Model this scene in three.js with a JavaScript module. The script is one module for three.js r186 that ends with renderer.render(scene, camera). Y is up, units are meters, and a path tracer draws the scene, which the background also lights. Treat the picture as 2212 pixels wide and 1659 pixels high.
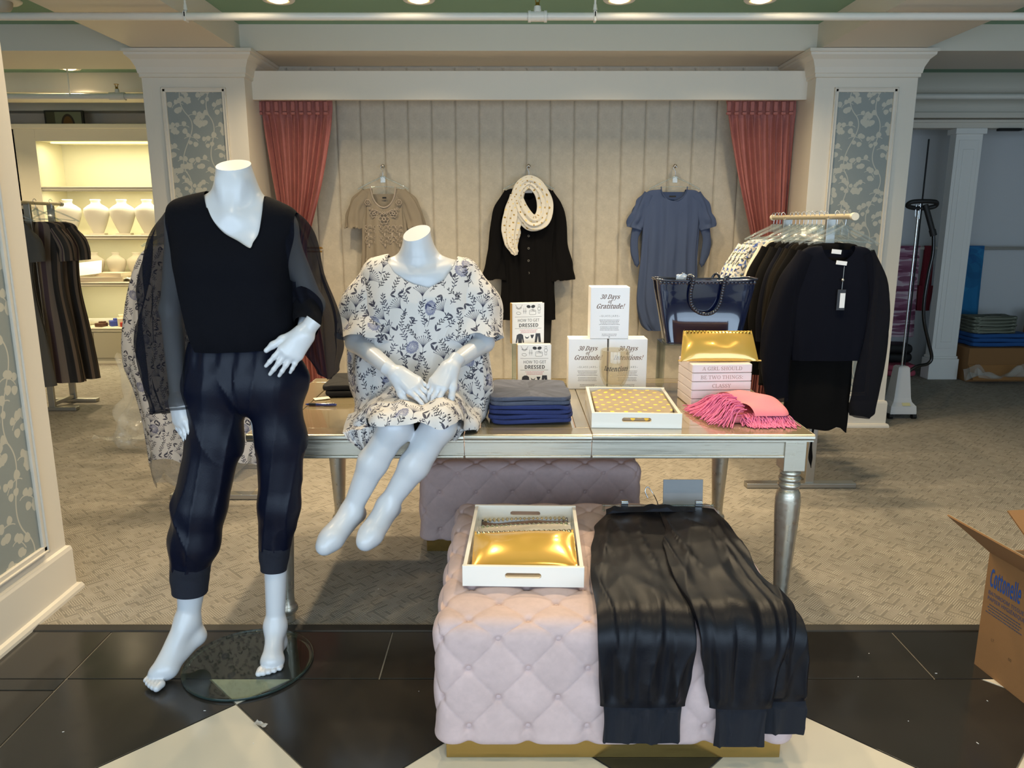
import * as THREE from 'three';
import { RoundedBoxGeometry } from 'three/addons/geometries/RoundedBoxGeometry.js';
import { mergeGeometries, mergeVertices, toCreasedNormals } from 'three/addons/utils/BufferGeometryUtils.js';
import { RectAreaLightUniformsLib } from 'three/addons/lights/RectAreaLightUniformsLib.js';

// ---------------------------------------------------------------- camera, sky, daylight, exposure
const scene = new THREE.Scene();
const camera = new THREE.PerspectiveCamera(53.38, 2212 / 1659, 0.05, 60);
camera.position.set(0, 1.48, 0);
camera.rotation.set(-12 * Math.PI / 180, 0, 0);
const renderer = new THREE.WebGLRenderer({ antialias: true });
renderer.toneMapping = THREE.LinearToneMapping;
renderer.toneMappingExposure = 1.0;
renderer.shadowMap.enabled = true;
RectAreaLightUniformsLib.init();
scene.background = new THREE.Color().setRGB(0.62, 0.78, 1.0);      // overcast sky outside the shop front
const DAY = new THREE.Color().setRGB(0.60, 0.79, 1.0), WARM = new THREE.Color().setRGB(1.0, 0.79, 0.51);
const DAY_POWER = 4.6, LAMP_POWER = 5.8, SHELF_POWER = 36;
// daylight entering through the three panes of the shop front, which stands behind the camera
for (const [x, w] of [[-2.65, 2.3], [0, 2.5], [2.65, 2.3]]) {
  const l = new THREE.RectAreaLight(DAY, DAY_POWER, w, 1.95);
  l.position.set(x, 1.33, 1.52); l.lookAt(x, 1.33, -5); l.name = 'window_daylight'; scene.add(l);
}
// ---------------------------------------------------------------- helpers
let seed_ = 12345;
const rnd = (a = 1, b) => { seed_ = (seed_ * 1664525 + 1013904223) >>> 0; const r = seed_ / 4294967296; return b === undefined ? r * a : a + r * (b - a); };
const { lerp, clamp, smoothstep } = THREE.MathUtils;
const V = (x, y, z) => new THREE.Vector3(x, y, z), PI = Math.PI;
const hsh = (x, y, z) => { let n = Math.imul(x, 374761393) ^ Math.imul(y, 668265263) ^ Math.imul(z, 2147483629); n = Math.imul(n ^ (n >>> 13), 1274126177); return ((n ^ (n >>> 16)) >>> 0) / 4294967296; };
function noise(x, y, z = 0, per = 0) {      // value noise, -1..1; per > 0 wraps x and y
  const i = Math.floor(x), j = Math.floor(y), k = Math.floor(z), w = (a) => per ? ((a % per) + per) % per : a;
  let fx = x - i, fy = y - j, fz = z - k; fx = fx * fx * (3 - 2 * fx); fy = fy * fy * (3 - 2 * fy); fz = fz * fz * (3 - 2 * fz);
  const h = (a, b, c) => hsh(w(i + a), w(j + b), k + c);
  const p = lerp(lerp(h(0, 0, 0), h(1, 0, 0), fx), lerp(h(0, 1, 0), h(1, 1, 0), fx), fy);
  return 2 * (fz > 0 ? lerp(p, lerp(lerp(h(0, 0, 1), h(1, 0, 1), fx), lerp(h(0, 1, 1), h(1, 1, 1), fx), fy), fz) : p) - 1;
}
const taken = {};
const numbered = (n) => { const k = taken[n] = (taken[n] ?? -1) + 1; return k ? n + '_' + String(k).padStart(3, '0') : n; };
function thing(name, label, category, [x, y, z] = [0, 0, 0], group, turn = 0) {
  const o = new THREE.Group(); o.name = numbered(name); o.position.set(x, y, z); o.rotation.y = turn; scene.add(o);
  Object.assign(o.userData, { label, category }); if (group) o.userData.group = group;
  return o;
}
function struct(name, label, category, pos) { const o = thing(name, label, category, pos); o.userData.kind = 'structure'; return o; }
function part(parent, name, geo, mat, label) {      // geometry in the parent's own axes
  const m = new THREE.Mesh(geo, mat); m.name = name; parent.add(m); if (label) m.userData.label = label; return m;
}
function wpart(parent, name, geo, mat, label) {     // geometry in world axes, parent not turned
  let x = 0, y = 0, z = 0; for (let p = parent; p && p !== scene; p = p.parent) { x += p.position.x; y += p.position.y; z += p.position.z; }
  geo.translate(-x, -y, -z); return part(parent, name, geo, mat, label);
}
function single(name, label, category, geo, mat, pos, group) {   // a thing that is one mesh; geometry in world axes when pos is given
  const m = new THREE.Mesh(geo, mat); m.name = numbered(name); Object.assign(m.userData, { label, category }); if (group) m.userData.group = group;
  if (pos) { geo.translate(-pos[0], -pos[1], -pos[2]); m.position.set(...pos); }
  scene.add(m); return m;
}
const merge = (l) => mergeGeometries(l.map((g) => { const q = g.index ? g.toNonIndexed() : g; for (const k of Object.keys(q.attributes)) if (!['position', 'normal', 'uv'].includes(k)) q.deleteAttribute(k); if (!q.attributes.normal) q.computeVertexNormals(); if (!q.attributes.uv) q.setAttribute('uv', new THREE.BufferAttribute(new Float32Array(q.attributes.position.count * 2), 2)); return q; }));
const put = (g, x = 0, y = 0, z = 0, rx = 0, ry = 0, rz = 0) => { if (rx || ry || rz) g.applyMatrix4(new THREE.Matrix4().makeRotationFromEuler(new THREE.Euler(rx, ry, rz))); return g.translate(x, y, z); };
const box = (w, h, d, x = 0, y = 0, z = 0) => new THREE.BoxGeometry(w, h, d).translate(x, y, z);
const rbox = (w, h, d, r = 0.005, x = 0, y = 0, z = 0, s = 2) => new RoundedBoxGeometry(w, h, d, s, Math.min(r, w / 2.01, h / 2.01, d / 2.01)).translate(x, y, z);
const bar = (x0, x1, y0, y1, z0, z1, r = 0) => r ? rbox(Math.abs(x1 - x0), Math.abs(y1 - y0), Math.abs(z1 - z0), r, (x0 + x1) / 2, (y0 + y1) / 2, (z0 + z1) / 2) : box(Math.abs(x1 - x0), Math.abs(y1 - y0), Math.abs(z1 - z0), (x0 + x1) / 2, (y0 + y1) / 2, (z0 + z1) / 2);
const cyl = (r0, r1, h, seg = 24, x = 0, y = 0, z = 0) => new THREE.CylinderGeometry(r0, r1, h, seg).translate(x, y, z);
const tube = (pts, r, n = 40, k = 8, closed = false) => new THREE.TubeGeometry(new THREE.CatmullRomCurve3(pts.map((p) => V(...p)), closed, 'catmullrom', 0.5), n, r, k, closed);
const rod = (a, b, r, k = 12) => { const A = V(...a), B = V(...b), g = new THREE.CylinderGeometry(r, r, A.distanceTo(B), k); g.applyQuaternion(new THREE.Quaternion().setFromUnitVectors(V(0, 1, 0), B.clone().sub(A).normalize())); return g.translate((A.x + B.x) / 2, (A.y + B.y) / 2, (A.z + B.z) / 2); };
const lathe = (pr, seg = 32) => new THREE.LatheGeometry(pr.map((p) => new THREE.Vector2(p[0], p[1])), seg);
const crease = (g, a = 0.5) => toCreasedNormals(g, a);
function sheet(f, nu, nv, uvs = [1, 1]) {           // f(u, v) -> [x, y, z]
  const p = [], t = [], ix = [];
  for (let j = 0; j <= nv; j++) for (let i = 0; i <= nu; i++) { p.push(...f(i / nu, j / nv)); t.push(i / nu * uvs[0], j / nv * uvs[1]); }
  for (let j = 0; j < nv; j++) for (let i = 0; i < nu; i++) { const a = j * (nu + 1) + i, b = a + nu + 1; ix.push(a, a + 1, b + 1, a, b + 1, b); }
  const g = new THREE.BufferGeometry(); g.setAttribute('position', new THREE.Float32BufferAttribute(p, 3)); g.setAttribute('uv', new THREE.Float32BufferAttribute(t, 2)); g.setIndex(ix); g.computeVertexNormals(); return g;
}
function ringSheet(f, nu, nv, uvs = [1, 1]) {       // closed round u: seam normals averaged
  const g = sheet(f, nu, nv, uvs), n = g.attributes.normal;
  for (let j = 0; j <= nv; j++) { const a = j * (nu + 1), b = a + nu, x = n.getX(a) + n.getX(b), y = n.getY(a) + n.getY(b), z = n.getZ(a) + n.getZ(b), l = Math.hypot(x, y, z) || 1; n.setXYZ(a, x / l, y / l, z / l); n.setXYZ(b, x / l, y / l, z / l); }
  return g;
}
function sweep(profile, x0, x1, z0, z1) {           // a moulding profile [[out, y] ...] carried round a rectangle, mitred
  const p = [], ring = (o, y) => [[x0 - o, y, z1 + o], [x1 + o, y, z1 + o], [x1 + o, y, z0 - o], [x0 - o, y, z0 - o]], zz = [z0, z1].sort((a, b) => a - b); z0 = zz[0]; z1 = zz[1];
  for (let k = 0; k + 1 < profile.length; k++) {
    const a = ring(...profile[k]), b = ring(...profile[k + 1]);
    for (let s = 0; s < 4; s++) { const t = (s + 1) % 4; p.push(...a[s], ...a[t], ...b[t], ...a[s], ...b[t], ...b[s]); }
  }
  const g = new THREE.BufferGeometry(); g.setAttribute('position', new THREE.Float32BufferAttribute(p, 3)); g.computeVertexNormals(); return g;
}
function uvBox(g, s = 1) {                          // uv in metres (times s) by the way each face points
  const q = g.index ? g.toNonIndexed() : g, p = q.attributes.position, t = new Float32Array(p.count * 2), a = V(), b = V(), c = V();
  for (let i = 0; i < p.count; i += 3) {
    a.fromBufferAttribute(p, i); b.fromBufferAttribute(p, i + 1); c.fromBufferAttribute(p, i + 2);
    const n = b.clone().sub(a).cross(c.clone().sub(a)), ax = Math.abs(n.x), ay = Math.abs(n.y), az = Math.abs(n.z);
    [a, b, c].forEach((v, k) => { t[2 * (i + k)] = (ax > ay && ax > az ? -v.z : v.x) * s; t[2 * (i + k) + 1] = (ay >= ax && ay > az ? -v.z : v.y) * s; });
  }
  q.setAttribute('uv', new THREE.BufferAttribute(t, 2)); if (!q.attributes.normal) q.computeVertexNormals(); return q;
}
// ---- implicit surfaces: tapered capsules joined by a smooth minimum, meshed by surface nets
const cone = (a, b, ra, rb, k = 0.03, sz = 1) => { const ba = [b[0] - a[0], b[1] - a[1], (b[2] - a[2])], l2 = ba[0] ** 2 + ba[1] ** 2 + ba[2] ** 2 + 1e-9, m = [(a[2] + b[2]) / 2]; return { a, ba, l2, ra, dr: rb - ra, k, sz, m }; };
function coneD(c, x, y, z) {
  const h0 = ((x - c.a[0]) * c.ba[0] + (y - c.a[1]) * c.ba[1] + (z - c.a[2]) * c.ba[2]) / c.l2, h = h0 < 0 ? 0 : h0 > 1 ? 1 : h0;
  const dx = x - c.a[0] - h * c.ba[0], dy = y - c.a[1] - h * c.ba[1], dz = (z - c.a[2] - h * c.ba[2]) / c.sz;
  return Math.sqrt(dx * dx + dy * dy + dz * dz) - c.ra - h * c.dr;
}
const smin = (a, b, k) => { const h = Math.max(k - Math.abs(a - b), 0) / k; return Math.min(a, b) - h * h * k * 0.25; };
const blend = (list) => (x, y, z) => { let d = 9; for (const c of list) { const e = coneD(c, x, y, z); d = e - d > c.k ? d : d - e > c.k ? e : smin(d, e, c.k); } return d; };
function mesher(f, lo, hi, h) {
  const n = [0, 1, 2].map((k) => Math.ceil((hi[k] - lo[k]) / h) + 1), [nx, ny, nz] = n, val = new Float32Array(nx * ny * nz), B = 5;
  for (let z0 = 0; z0 < nz; z0 += B) for (let y0 = 0; y0 < ny; y0 += B) for (let x0 = 0; x0 < nx; x0 += B) {
    const c = f(lo[0] + (x0 + B / 2) * h, lo[1] + (y0 + B / 2) * h, lo[2] + (z0 + B / 2) * h), skip = Math.abs(c) > B * h * 1.9 + 0.02;
    for (let z = z0; z < Math.min(z0 + B, nz); z++) for (let y = y0; y < Math.min(y0 + B, ny); y++) for (let x = x0; x < Math.min(x0 + B, nx); x++) val[(z * ny + y) * nx + x] = skip ? c : f(lo[0] + x * h, lo[1] + y * h, lo[2] + z * h);
  }
  const id = new Int32Array(nx * ny * nz).fill(-1), P = [], ix = [], at = (x, y, z) => (z * ny + y) * nx + x;
  for (let z = 0; z < nz - 1; z++) for (let y = 0; y < ny - 1; y++) for (let x = 0; x < nx - 1; x++) {
    let m = 0; const v = [];
    for (let k = 0; k < 8; k++) { const q = val[at(x + (k & 1), y + (k >> 1 & 1), z + (k >> 2))]; v.push(q); if (q < 0) m |= 1 << k; }
    if (m === 0 || m === 255) continue;
    let sx = 0, sy = 0, sz = 0, c = 0;
    for (let a = 0; a < 8; a++) for (const s of [1, 2, 4]) { const b = a | s; if (b === a || (v[a] < 0) === (v[b] < 0)) continue; const t = v[a] / (v[a] - v[b]); sx += (a & 1) + (s === 1 ? t : 0); sy += (a >> 1 & 1) + (s === 2 ? t : 0); sz += (a >> 2) + (s === 4 ? t : 0); c++; }
    id[at(x, y, z)] = P.length / 3; P.push(lo[0] + (x + sx / c) * h, lo[1] + (y + sy / c) * h, lo[2] + (z + sz / c) * h);
  }
  const quad = (a, b, c, d, flip) => { if (a < 0 || b < 0 || c < 0 || d < 0) return; flip ? ix.push(a, c, b, a, d, c) : ix.push(a, b, c, a, c, d); };
  for (let z = 1; z < nz - 1; z++) for (let y = 1; y < ny - 1; y++) for (let x = 1; x < nx - 1; x++) {
    const s = val[at(x, y, z)] < 0;
    if (s !== val[at(x + 1, y, z)] < 0) quad(id[at(x, y - 1, z - 1)], id[at(x, y, z - 1)], id[at(x, y, z)], id[at(x, y - 1, z)], !s);
    if (s !== val[at(x, y + 1, z)] < 0) quad(id[at(x - 1, y, z - 1)], id[at(x - 1, y, z)], id[at(x, y, z)], id[at(x, y, z - 1)], !s);
    if (s !== val[at(x, y, z + 1)] < 0) quad(id[at(x - 1, y - 1, z)], id[at(x, y - 1, z)], id[at(x, y, z)], id[at(x - 1, y, z)], !s);
  }
  const N = [], e = h * 0.5;
  for (let i = 0; i < P.length; i += 3) {
    const [x, y, z] = [P[i], P[i + 1], P[i + 2]]; let gx = f(x + e, y, z) - f(x - e, y, z), gy = f(x, y + e, z) - f(x, y - e, z), gz = f(x, y, z + e) - f(x, y, z - e), l = Math.hypot(gx, gy, gz) || 1;
    gx /= l; gy /= l; gz /= l; const d = clamp(f(x, y, z), -h, h) * 0.8; P[i] -= gx * d; P[i + 1] -= gy * d; P[i + 2] -= gz * d; N.push(gx, gy, gz);
  }
  const g = new THREE.BufferGeometry(); g.setAttribute('position', new THREE.Float32BufferAttribute(P, 3)); g.setAttribute('normal', new THREE.Float32BufferAttribute(N, 3)); g.setIndex(ix); return g;
}
function cut(g, keep) {                             // keep where keep(x, y, z) > 0, cut cleanly along the zero line
  if (!g.index) throw new Error('cut needs an index');
  const P = Array.from(g.attributes.position.array), N = g.attributes.normal ? Array.from(g.attributes.normal.array) : null, U = g.attributes.uv ? Array.from(g.attributes.uv.array) : null;
  const d = []; for (let i = 0; i < P.length; i += 3) d.push(keep(P[i], P[i + 1], P[i + 2], N ? N[i + 2] : 0));
  const map = new Map(), ix = [], I = g.index.array;
  const mid = (a, b) => { const k = a < b ? a * 1e7 + b : b * 1e7 + a; let m = map.get(k); if (m === undefined) { const t = d[a] / (d[a] - d[b]); m = P.length / 3; for (let c = 0; c < 3; c++) { P.push(lerp(P[3 * a + c], P[3 * b + c], t)); if (N) N.push(lerp(N[3 * a + c], N[3 * b + c], t)); } if (U) for (let c = 0; c < 2; c++) U.push(lerp(U[2 * a + c], U[2 * b + c], t)); map.set(k, m); } return m; };
  for (let i = 0; i < I.length; i += 3) {
    const t = [I[i], I[i + 1], I[i + 2]], s = t.map((v) => d[v] > 0), n = s.filter(Boolean).length;
    if (n === 3) ix.push(...t);
    else if (n) { const q = []; for (let k = 0; k < 3; k++) { const a = t[k], b = t[(k + 1) % 3]; if (s[k]) q.push(a); if (s[k] !== s[(k + 1) % 3]) q.push(mid(a, b)); } for (let k = 1; k + 1 < q.length; k++) ix.push(q[0], q[k], q[k + 1]); }
  }
  const r = new THREE.BufferGeometry(); r.setAttribute('position', new THREE.Float32BufferAttribute(P, 3)); if (N) r.setAttribute('normal', new THREE.Float32BufferAttribute(N, 3)); if (U) r.setAttribute('uv', new THREE.Float32BufferAttribute(U, 2)); r.setIndex(ix); return r;
}
// a length of cloth hanging as a flattened tube: rows of [y, left x, right x, z, half depth]
const rowAt = (rows, v) => { const t = v * (rows.length - 1), i = Math.min(Math.floor(t), rows.length - 2), f = t - i, s = (k) => { const p = rows[Math.max(i - 1, 0)][k], a = rows[i][k], b = rows[i + 1][k], q = rows[Math.min(i + 2, rows.length - 1)][k]; return 0.5 * (2 * a + (b - p) * f + (2 * p - 5 * a + 4 * b - q) * f * f + (3 * a - p - 3 * b + q) * f * f * f); }; return [0, 1, 2, 3, 4].map(s); };
function hanging(rows, o = {}) {
  const { nu = 64, nv = 48, fold = 0.012, freq = 7, sd = 0, pow = 0.6, sag = 0, hem = 0 } = o;
  return ringSheet((u, v) => {
    const [y, l, r, z, b] = rowAt(rows, v), a = u * 2 * PI, cx = Math.cos(a), sz = Math.sin(a), x = Math.sign(cx) * Math.abs(cx) ** 0.9;
    const w = fold * smoothstep(v, 0.05, 0.55) * (0.7 * Math.sin(freq * a + 2.6 * noise(v * 2.3, sd, u > 0.5 ? 3 : 8) + sd) + 0.9 * (1 - Math.abs(noise(u * freq * 2.6 + v * 1.5, v * 1.6 + sd, sd))) ** 3 - 0.3) + 0.35 * fold * noise(u * 22, v * 9, sd + 5);
    return [(l + r) / 2 + (r - l) / 2 * x + w * cx * 0.6, y + sag * (1 - x * x) * (1 - v) + hem * v * noise(u * 14, sd * 3.1), z + Math.sign(sz) * Math.abs(sz) ** pow * b + w * sz];
  }, nu, nv, [1, 1]);
}
// a sleeve or leg: centre line points with [x, y, z, radius across, radius deep]
function limb(pts, o = {}) {
  const { nu = 28, nv = 30, fold = 0.005, freq = 4, sd = 0, up = [0, 0, 1] } = o, c = new THREE.CatmullRomCurve3(pts.map((p) => V(p[0], p[1], p[2]))), U = V(...up);
  const rad = (v, k) => { const t = v * (pts.length - 1), i = Math.min(Math.floor(t), pts.length - 2), f = t - i; return lerp(pts[i][k], pts[i + 1][k], f * f * (3 - 2 * f)); };
  return ringSheet((u, v) => {
    const p = c.getPoint(v), t = c.getTangent(v), s = t.clone().cross(U).normalize(), q = s.clone().cross(t).normalize(), a = u * 2 * PI, k = 1 + fold / 0.05 * (Math.sin(freq * a + 3 * noise(v * 2, sd) + sd) * 0.5 + 0.6 * noise(Math.cos(a) * 2 + 9, Math.sin(a) * 2 + v * 5, sd)) * smoothstep(v, 0, 0.3);
    const A = Math.cos(a) * rad(v, 3) * k, Bq = Math.sin(a) * rad(v, 4) * k;
    return [p.x + s.x * A + q.x * Bq, p.y + s.y * A + q.y * Bq, p.z + s.z * A + q.z * Bq];
  }, nu, nv);
}
// ---- textures
function dataTex(size, f, srgb = true, rep = 1) {    // f(u, v) -> [r, g, b] 0..255 or a grey
  const d = new Uint8Array(size * size * 4);
  for (let y = 0; y < size; y++) for (let x = 0; x < size; x++) { const c = f(x / size, y / size), o = (y * size + x) * 4; for (let k = 0; k < 3; k++) d[o + k] = clamp(Array.isArray(c) ? c[k] : c, 0, 255); d[o + 3] = 255; }
  const t = new THREE.DataTexture(d, size, size); t.wrapS = t.wrapT = THREE.RepeatWrapping; t.magFilter = THREE.LinearFilter; t.minFilter = THREE.LinearMipmapLinearFilter; t.generateMipmaps = true; if (srgb) t.colorSpace = THREE.SRGBColorSpace; t.repeat.set(rep, rep); t.needsUpdate = true; return t;
}
function canvasTex(w, h, draw, rep) {
  const c = document.createElement('canvas'); c.width = w; c.height = h; draw(c.getContext('2d'), w, h);
  const t = new THREE.CanvasTexture(c); t.colorSpace = THREE.SRGBColorSpace; t.anisotropy = 8; t.wrapS = t.wrapT = THREE.RepeatWrapping; if (rep) t.repeat.set(...rep); return t;
}
const fbm = (u, v, p, z = 0) => noise(u * p, v * p, z, p) * 0.55 + noise(u * p * 2, v * p * 2, z, p * 2) * 0.3 + noise(u * p * 4, v * p * 4, z, p * 4) * 0.15;
const mat = (color, roughness = 0.6, o = {}) => new THREE.MeshPhysicalMaterial({ color, roughness, side: THREE.DoubleSide, ...o });
const T = {
  fabric: dataTex(256, (u, v) => 128 + 60 * noise(u * 128, v * 128, 1, 128) + 50 * fbm(u, v, 32, 2), false, 4),
  velvet: dataTex(512, (u, v) => { const a = fbm(u, v, 6, 3) + 0.5 * fbm(u, v, 40, 6); return 238 + 14 * a; }, true, 1),
  smudge: dataTex(512, (u, v) => 110 + 60 * fbm(u, v, 5, 11) + 40 * Math.max(0, fbm(u, v, 24, 12)), false, 1),
  plaster: dataTex(256, (u, v) => 128 + 90 * fbm(u, v, 24, 4), false, 2),
};
// ---------------------------------------------------------------- the room
const C = {
  paint: mat('#d8d0c1', 0.5, { bumpMap: T.plaster, bumpScale: 0.0006 }), green: mat('#7fa38a', 0.75, { bumpMap: T.plaster, bumpScale: 0.0008 }), beam: mat('#d8d0c0', 0.6),
  wall: mat('#c9bda9', 0.75), wallGrey: mat('#cfd0d0', 0.7), grout: mat('#8d867a', 0.9), white: mat('#ece9e2', 0.4), pipe: mat('#dcd8cc', 0.35),
  tileDark: [0, 1, 2].map((k) => mat(['#2b2926', '#262523', '#2f2c28'][k], 0.42, { roughnessMap: T.smudge, bumpMap: T.smudge, bumpScale: 0.0004 })), tileLight: [0, 1].map((k) => mat(['#d9d0bd', '#d2c8b4'][k], 0.38, { roughnessMap: T.smudge })),
  strip: mat('#26231f', 0.55), brass: mat('#b08a45', 0.3, { metalness: 1 }), chrome: mat('#c9c9c9', 0.2, { metalness: 1 }), steel: mat('#b5b2ab', 0.38, { metalness: 1 }), blackMetal: mat('#14130f', 0.4, { metalness: 0.6 }),
  black: mat('#100f10', 0.6), blackGloss: mat('#0b0b0d', 0.25), clear: mat('#f4f7f6', 0.06, { transmission: 1, thickness: 0, ior: 1.45 }), pane: mat('#ffffff', 0.02, { transmission: 1, thickness: 0, ior: 1.5 }),
};
// carpet: loop pile with a broken-meander figure
const carpetTex = canvasTex(1024, 1024, (g, W) => {
  g.fillStyle = '#7d776c'; g.fillRect(0, 0, W, W); g.lineCap = 'butt';
  const n = 16, s = W / n; g.lineWidth = s * 0.13;
  for (let i = -1; i <= n; i++) for (let j = -1; j <= n; j++) {
    const k = Math.floor(hsh((i + n) % n, (j + n) % n, 5) * 4), x = i * s, y = j * s; g.strokeStyle = ['#a49c8e', '#9f9789', '#aaa294', '#9b9385'][k];
    for (let q = 0; q < 4; q++) { const o = s * (0.14 + q * 0.25); g.beginPath(); if (k < 2) { g.moveTo(x + o, y); g.lineTo(x + o, y + s * (k ? 0.62 : 1)); if (k) g.lineTo(x + o + s * 0.25, y + s * 0.62); } else { g.moveTo(x, y + o); g.lineTo(x + s * (k === 3 ? 0.62 : 1), y + o); if (k === 3) g.lineTo(x + s * 0.62, y + o + s * 0.25); } g.stroke(); }
  }
  const im = g.getImageData(0, 0, W, W), d = im.data;
  for (let y = 0; y < W; y++) for (let x = 0; x < W; x++) { const k = (hsh(x, y, 9) - 0.5) * 34 + fbm(x / W, y / W, 8, 5) * 9, o = (y * W + x) * 4; d[o] += k; d[o + 1] += k; d[o + 2] += k; }
  g.putImageData(im, 0, 0);
});
carpetTex.rotation = PI / 4; carpetTex.repeat.set(1.9, 1.9);
const carpetMat = mat('#ffffff', 0.95, { map: carpetTex, bumpMap: carpetTex, bumpScale: 0.003 });
// floor: grout bed, 60 cm tiles laid on the diagonal inside a black border, carpet behind
const floor = struct('floor', 'shop floor of black and cream diagonal tiles with a greige carpet behind', 'floor');
part(floor, 'grout_bed', bar(-5.7, 6.1, -0.12, -0.004, 1.9, -2.59), C.grout);
part(floor, 'carpet', uvBox(bar(-5.7, 6.1, -0.12, 0, -2.6, -8.7)), carpetMat, 'greige loop carpet with a broken meander pattern');
function clipPoly(poly, x0, x1, y0, y1) {
  for (const [f, g] of [[(p) => p[0] - x0, 0], [(p) => x1 - p[0], 0], [(p) => p[1] - y0, 1], [(p) => y1 - p[1], 1]]) {
    const o = []; for (let i = 0; i < poly.length; i++) { const a = poly[i], b = poly[(i + 1) % poly.length], p = f(a), q = f(b); if (p >= 0) o.push(a); if (p * q < 0) { const t = p / (p - q); o.push([lerp(a[0], b[0], t), lerp(a[1], b[1], t)]); } } poly = o; if (!poly.length) return poly;
  }
  return poly;
}
function tile(poly, m) {                              // polygon in x and distance d (z = -d)
  if (poly.length < 3) return; const s = new THREE.Shape(poly.map((p) => new THREE.Vector2(p[0], p[1])));
  const g = new THREE.ExtrudeGeometry(s, { depth: 0.008, bevelEnabled: true, bevelThickness: 0.001, bevelSize: 0.001, bevelOffset: -0.001, bevelSegments: 1 }); g.rotateX(-PI / 2).translate(0, -0.009, 0);
  part(floor, 'tile', uvBox(g, 0.7), m);
}
const G = 0.0025;
for (let i = -5; i <= 7; i++) for (let j = -4; j <= 8; j++) {
  const a0 = 1.27 + 0.85 * i + G * 1.4, a1 = 1.27 + 0.85 * (i + 1) - G * 1.4, b0 = -3.0 + 0.85 * j + G * 1.4, b1 = -3.0 + 0.85 * (j + 1) - G * 1.4, p = (a, b) => [(a + b) / 2, (a - b) / 2];
  const q = clipPoly([p(a0, b0), p(a1, b0), p(a1, b1), p(a0, b1)].reverse(), -1.476 + G, 4.6, -1.5, 2.27 - G);
  if (q.length > 2) { const dark = (i + j) % 2 === 0; tile(q, dark ? C.tileDark[(i + 9) % 3] : C.tileLight[(i + j + 20) % 2]); }
}
const bx = [-5.6, -4.2, -2.8, -1.476, -0.44, 0.48, 1.4, 2.32, 3.24, 4.6];
for (let k = 0; k + 1 < bx.length; k++) tile(clipPoly([[bx[k] + G, 2.27 + G], [bx[k + 1] - G, 2.27 + G], [bx[k + 1] - G, 2.566], [bx[k] + G, 2.566]], -9, 9, -9, 9), C.tileDark[k % 3]);
for (let k = 0; k < 7; k++) { const d1 = k ? 2.806 - 0.6 * k : 2.27, d0 = 2.206 - 0.6 * k; for (const [x0, x1] of [[-2.07, -1.476], [-2.67, -2.07], [-3.27, -2.67]]) tile([[x0 + G, d0 + G], [x1 - G, d0 + G], [x1 - G, d1 - G], [x0 + G, d1 - G]], C.tileDark[(k + 1) % 3]); }
const edge = struct('trim_1', 'black rubber edging strip between tile floor and carpet', 'floor trim', [0, 0, -2.588]);
{ const s = new THREE.Shape([[-0.021, 0], [-0.017, 0.004], [0.014, 0.008], [0.02, 0.006], [0.02, -0.004], [-0.021, -0.004]].map((p) => new THREE.Vector2(...p))); part(edge, 'strip', put(new THREE.ExtrudeGeometry(s, { depth: 11.6, bevelEnabled: false }), 0, 0, 0, 0, PI / 2).translate(-5.6, 0, 0), C.strip); }
// outer walls, with thickness; the shop front behind the camera has three glazed openings
const shell = (name, label, boxes, m, cat = 'wall') => { const o = struct(name, label, cat); part(o, 'wall_panel', merge(boxes), m); return o; };
shell('wall_left', 'tan side wall beyond the shelving', [bar(-5.8, -5.6, 0, 2.9, 1.8, -8.7)], C.wall);
shell('wall_right', 'pale grey side wall beyond the steamer', [bar(6.0, 6.2, 0, 2.9, 1.8, -8.7)], C.wallGrey);
shell('wall_rear', 'tan rear wall above the lit shelving', [bar(-5.8, 2.2, 0, 2.9, -8.5, -8.7)], C.wall);
shell('wall_alcove', 'pale grey rear wall of the hanging alcove', [bar(2.2, 6.2, 0, 2.9, -7.95, -8.7), bar(2.2, 2.35, 0, 2.9, -6.3, -7.95)], C.wallGrey);
const front = shell('wall_front', 'shop front wall with three large glazed openings', [bar(-5.8, 6.2, 2.33, 2.9, 1.6, 1.8), bar(-5.8, 6.2, -0.1, 0.32, 1.6, 1.8), bar(-5.8, -3.83, 0.32, 2.33, 1.6, 1.8), bar(3.83, 6.2, 0.32, 2.33, 1.6, 1.8), bar(-1.48, -1.27, 0.32, 2.33, 1.6, 1.8), bar(1.27, 1.48, 0.32, 2.33, 1.6, 1.8)], C.paint);
[[-2.655, 2.35], [0, 2.54], [2.655, 2.35]].forEach(([x, w], k) => { const o = struct('window_' + (k + 1), 'clear shop front window pane facing the street', 'window', [x, 1.325, 1.7]); part(o, 'pane', box(w, 2.01, 0.006), C.pane); const f = []; for (const s of [-1, 1]) f.push(box(0.03, 2.01, 0.05, s * (w / 2 - 0.015)), box(w, 0.03, 0.05, 0, s * 0.99)); part(o, 'window_frame', merge(f), C.steel); });
single('pavement', 'grey concrete pavement outside the shop front', 'pavement', bar(-9, 9, -0.14, -0.1, 1.81, 7), mat('#a5a39d', 0.9)).userData.kind = 'structure';
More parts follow.
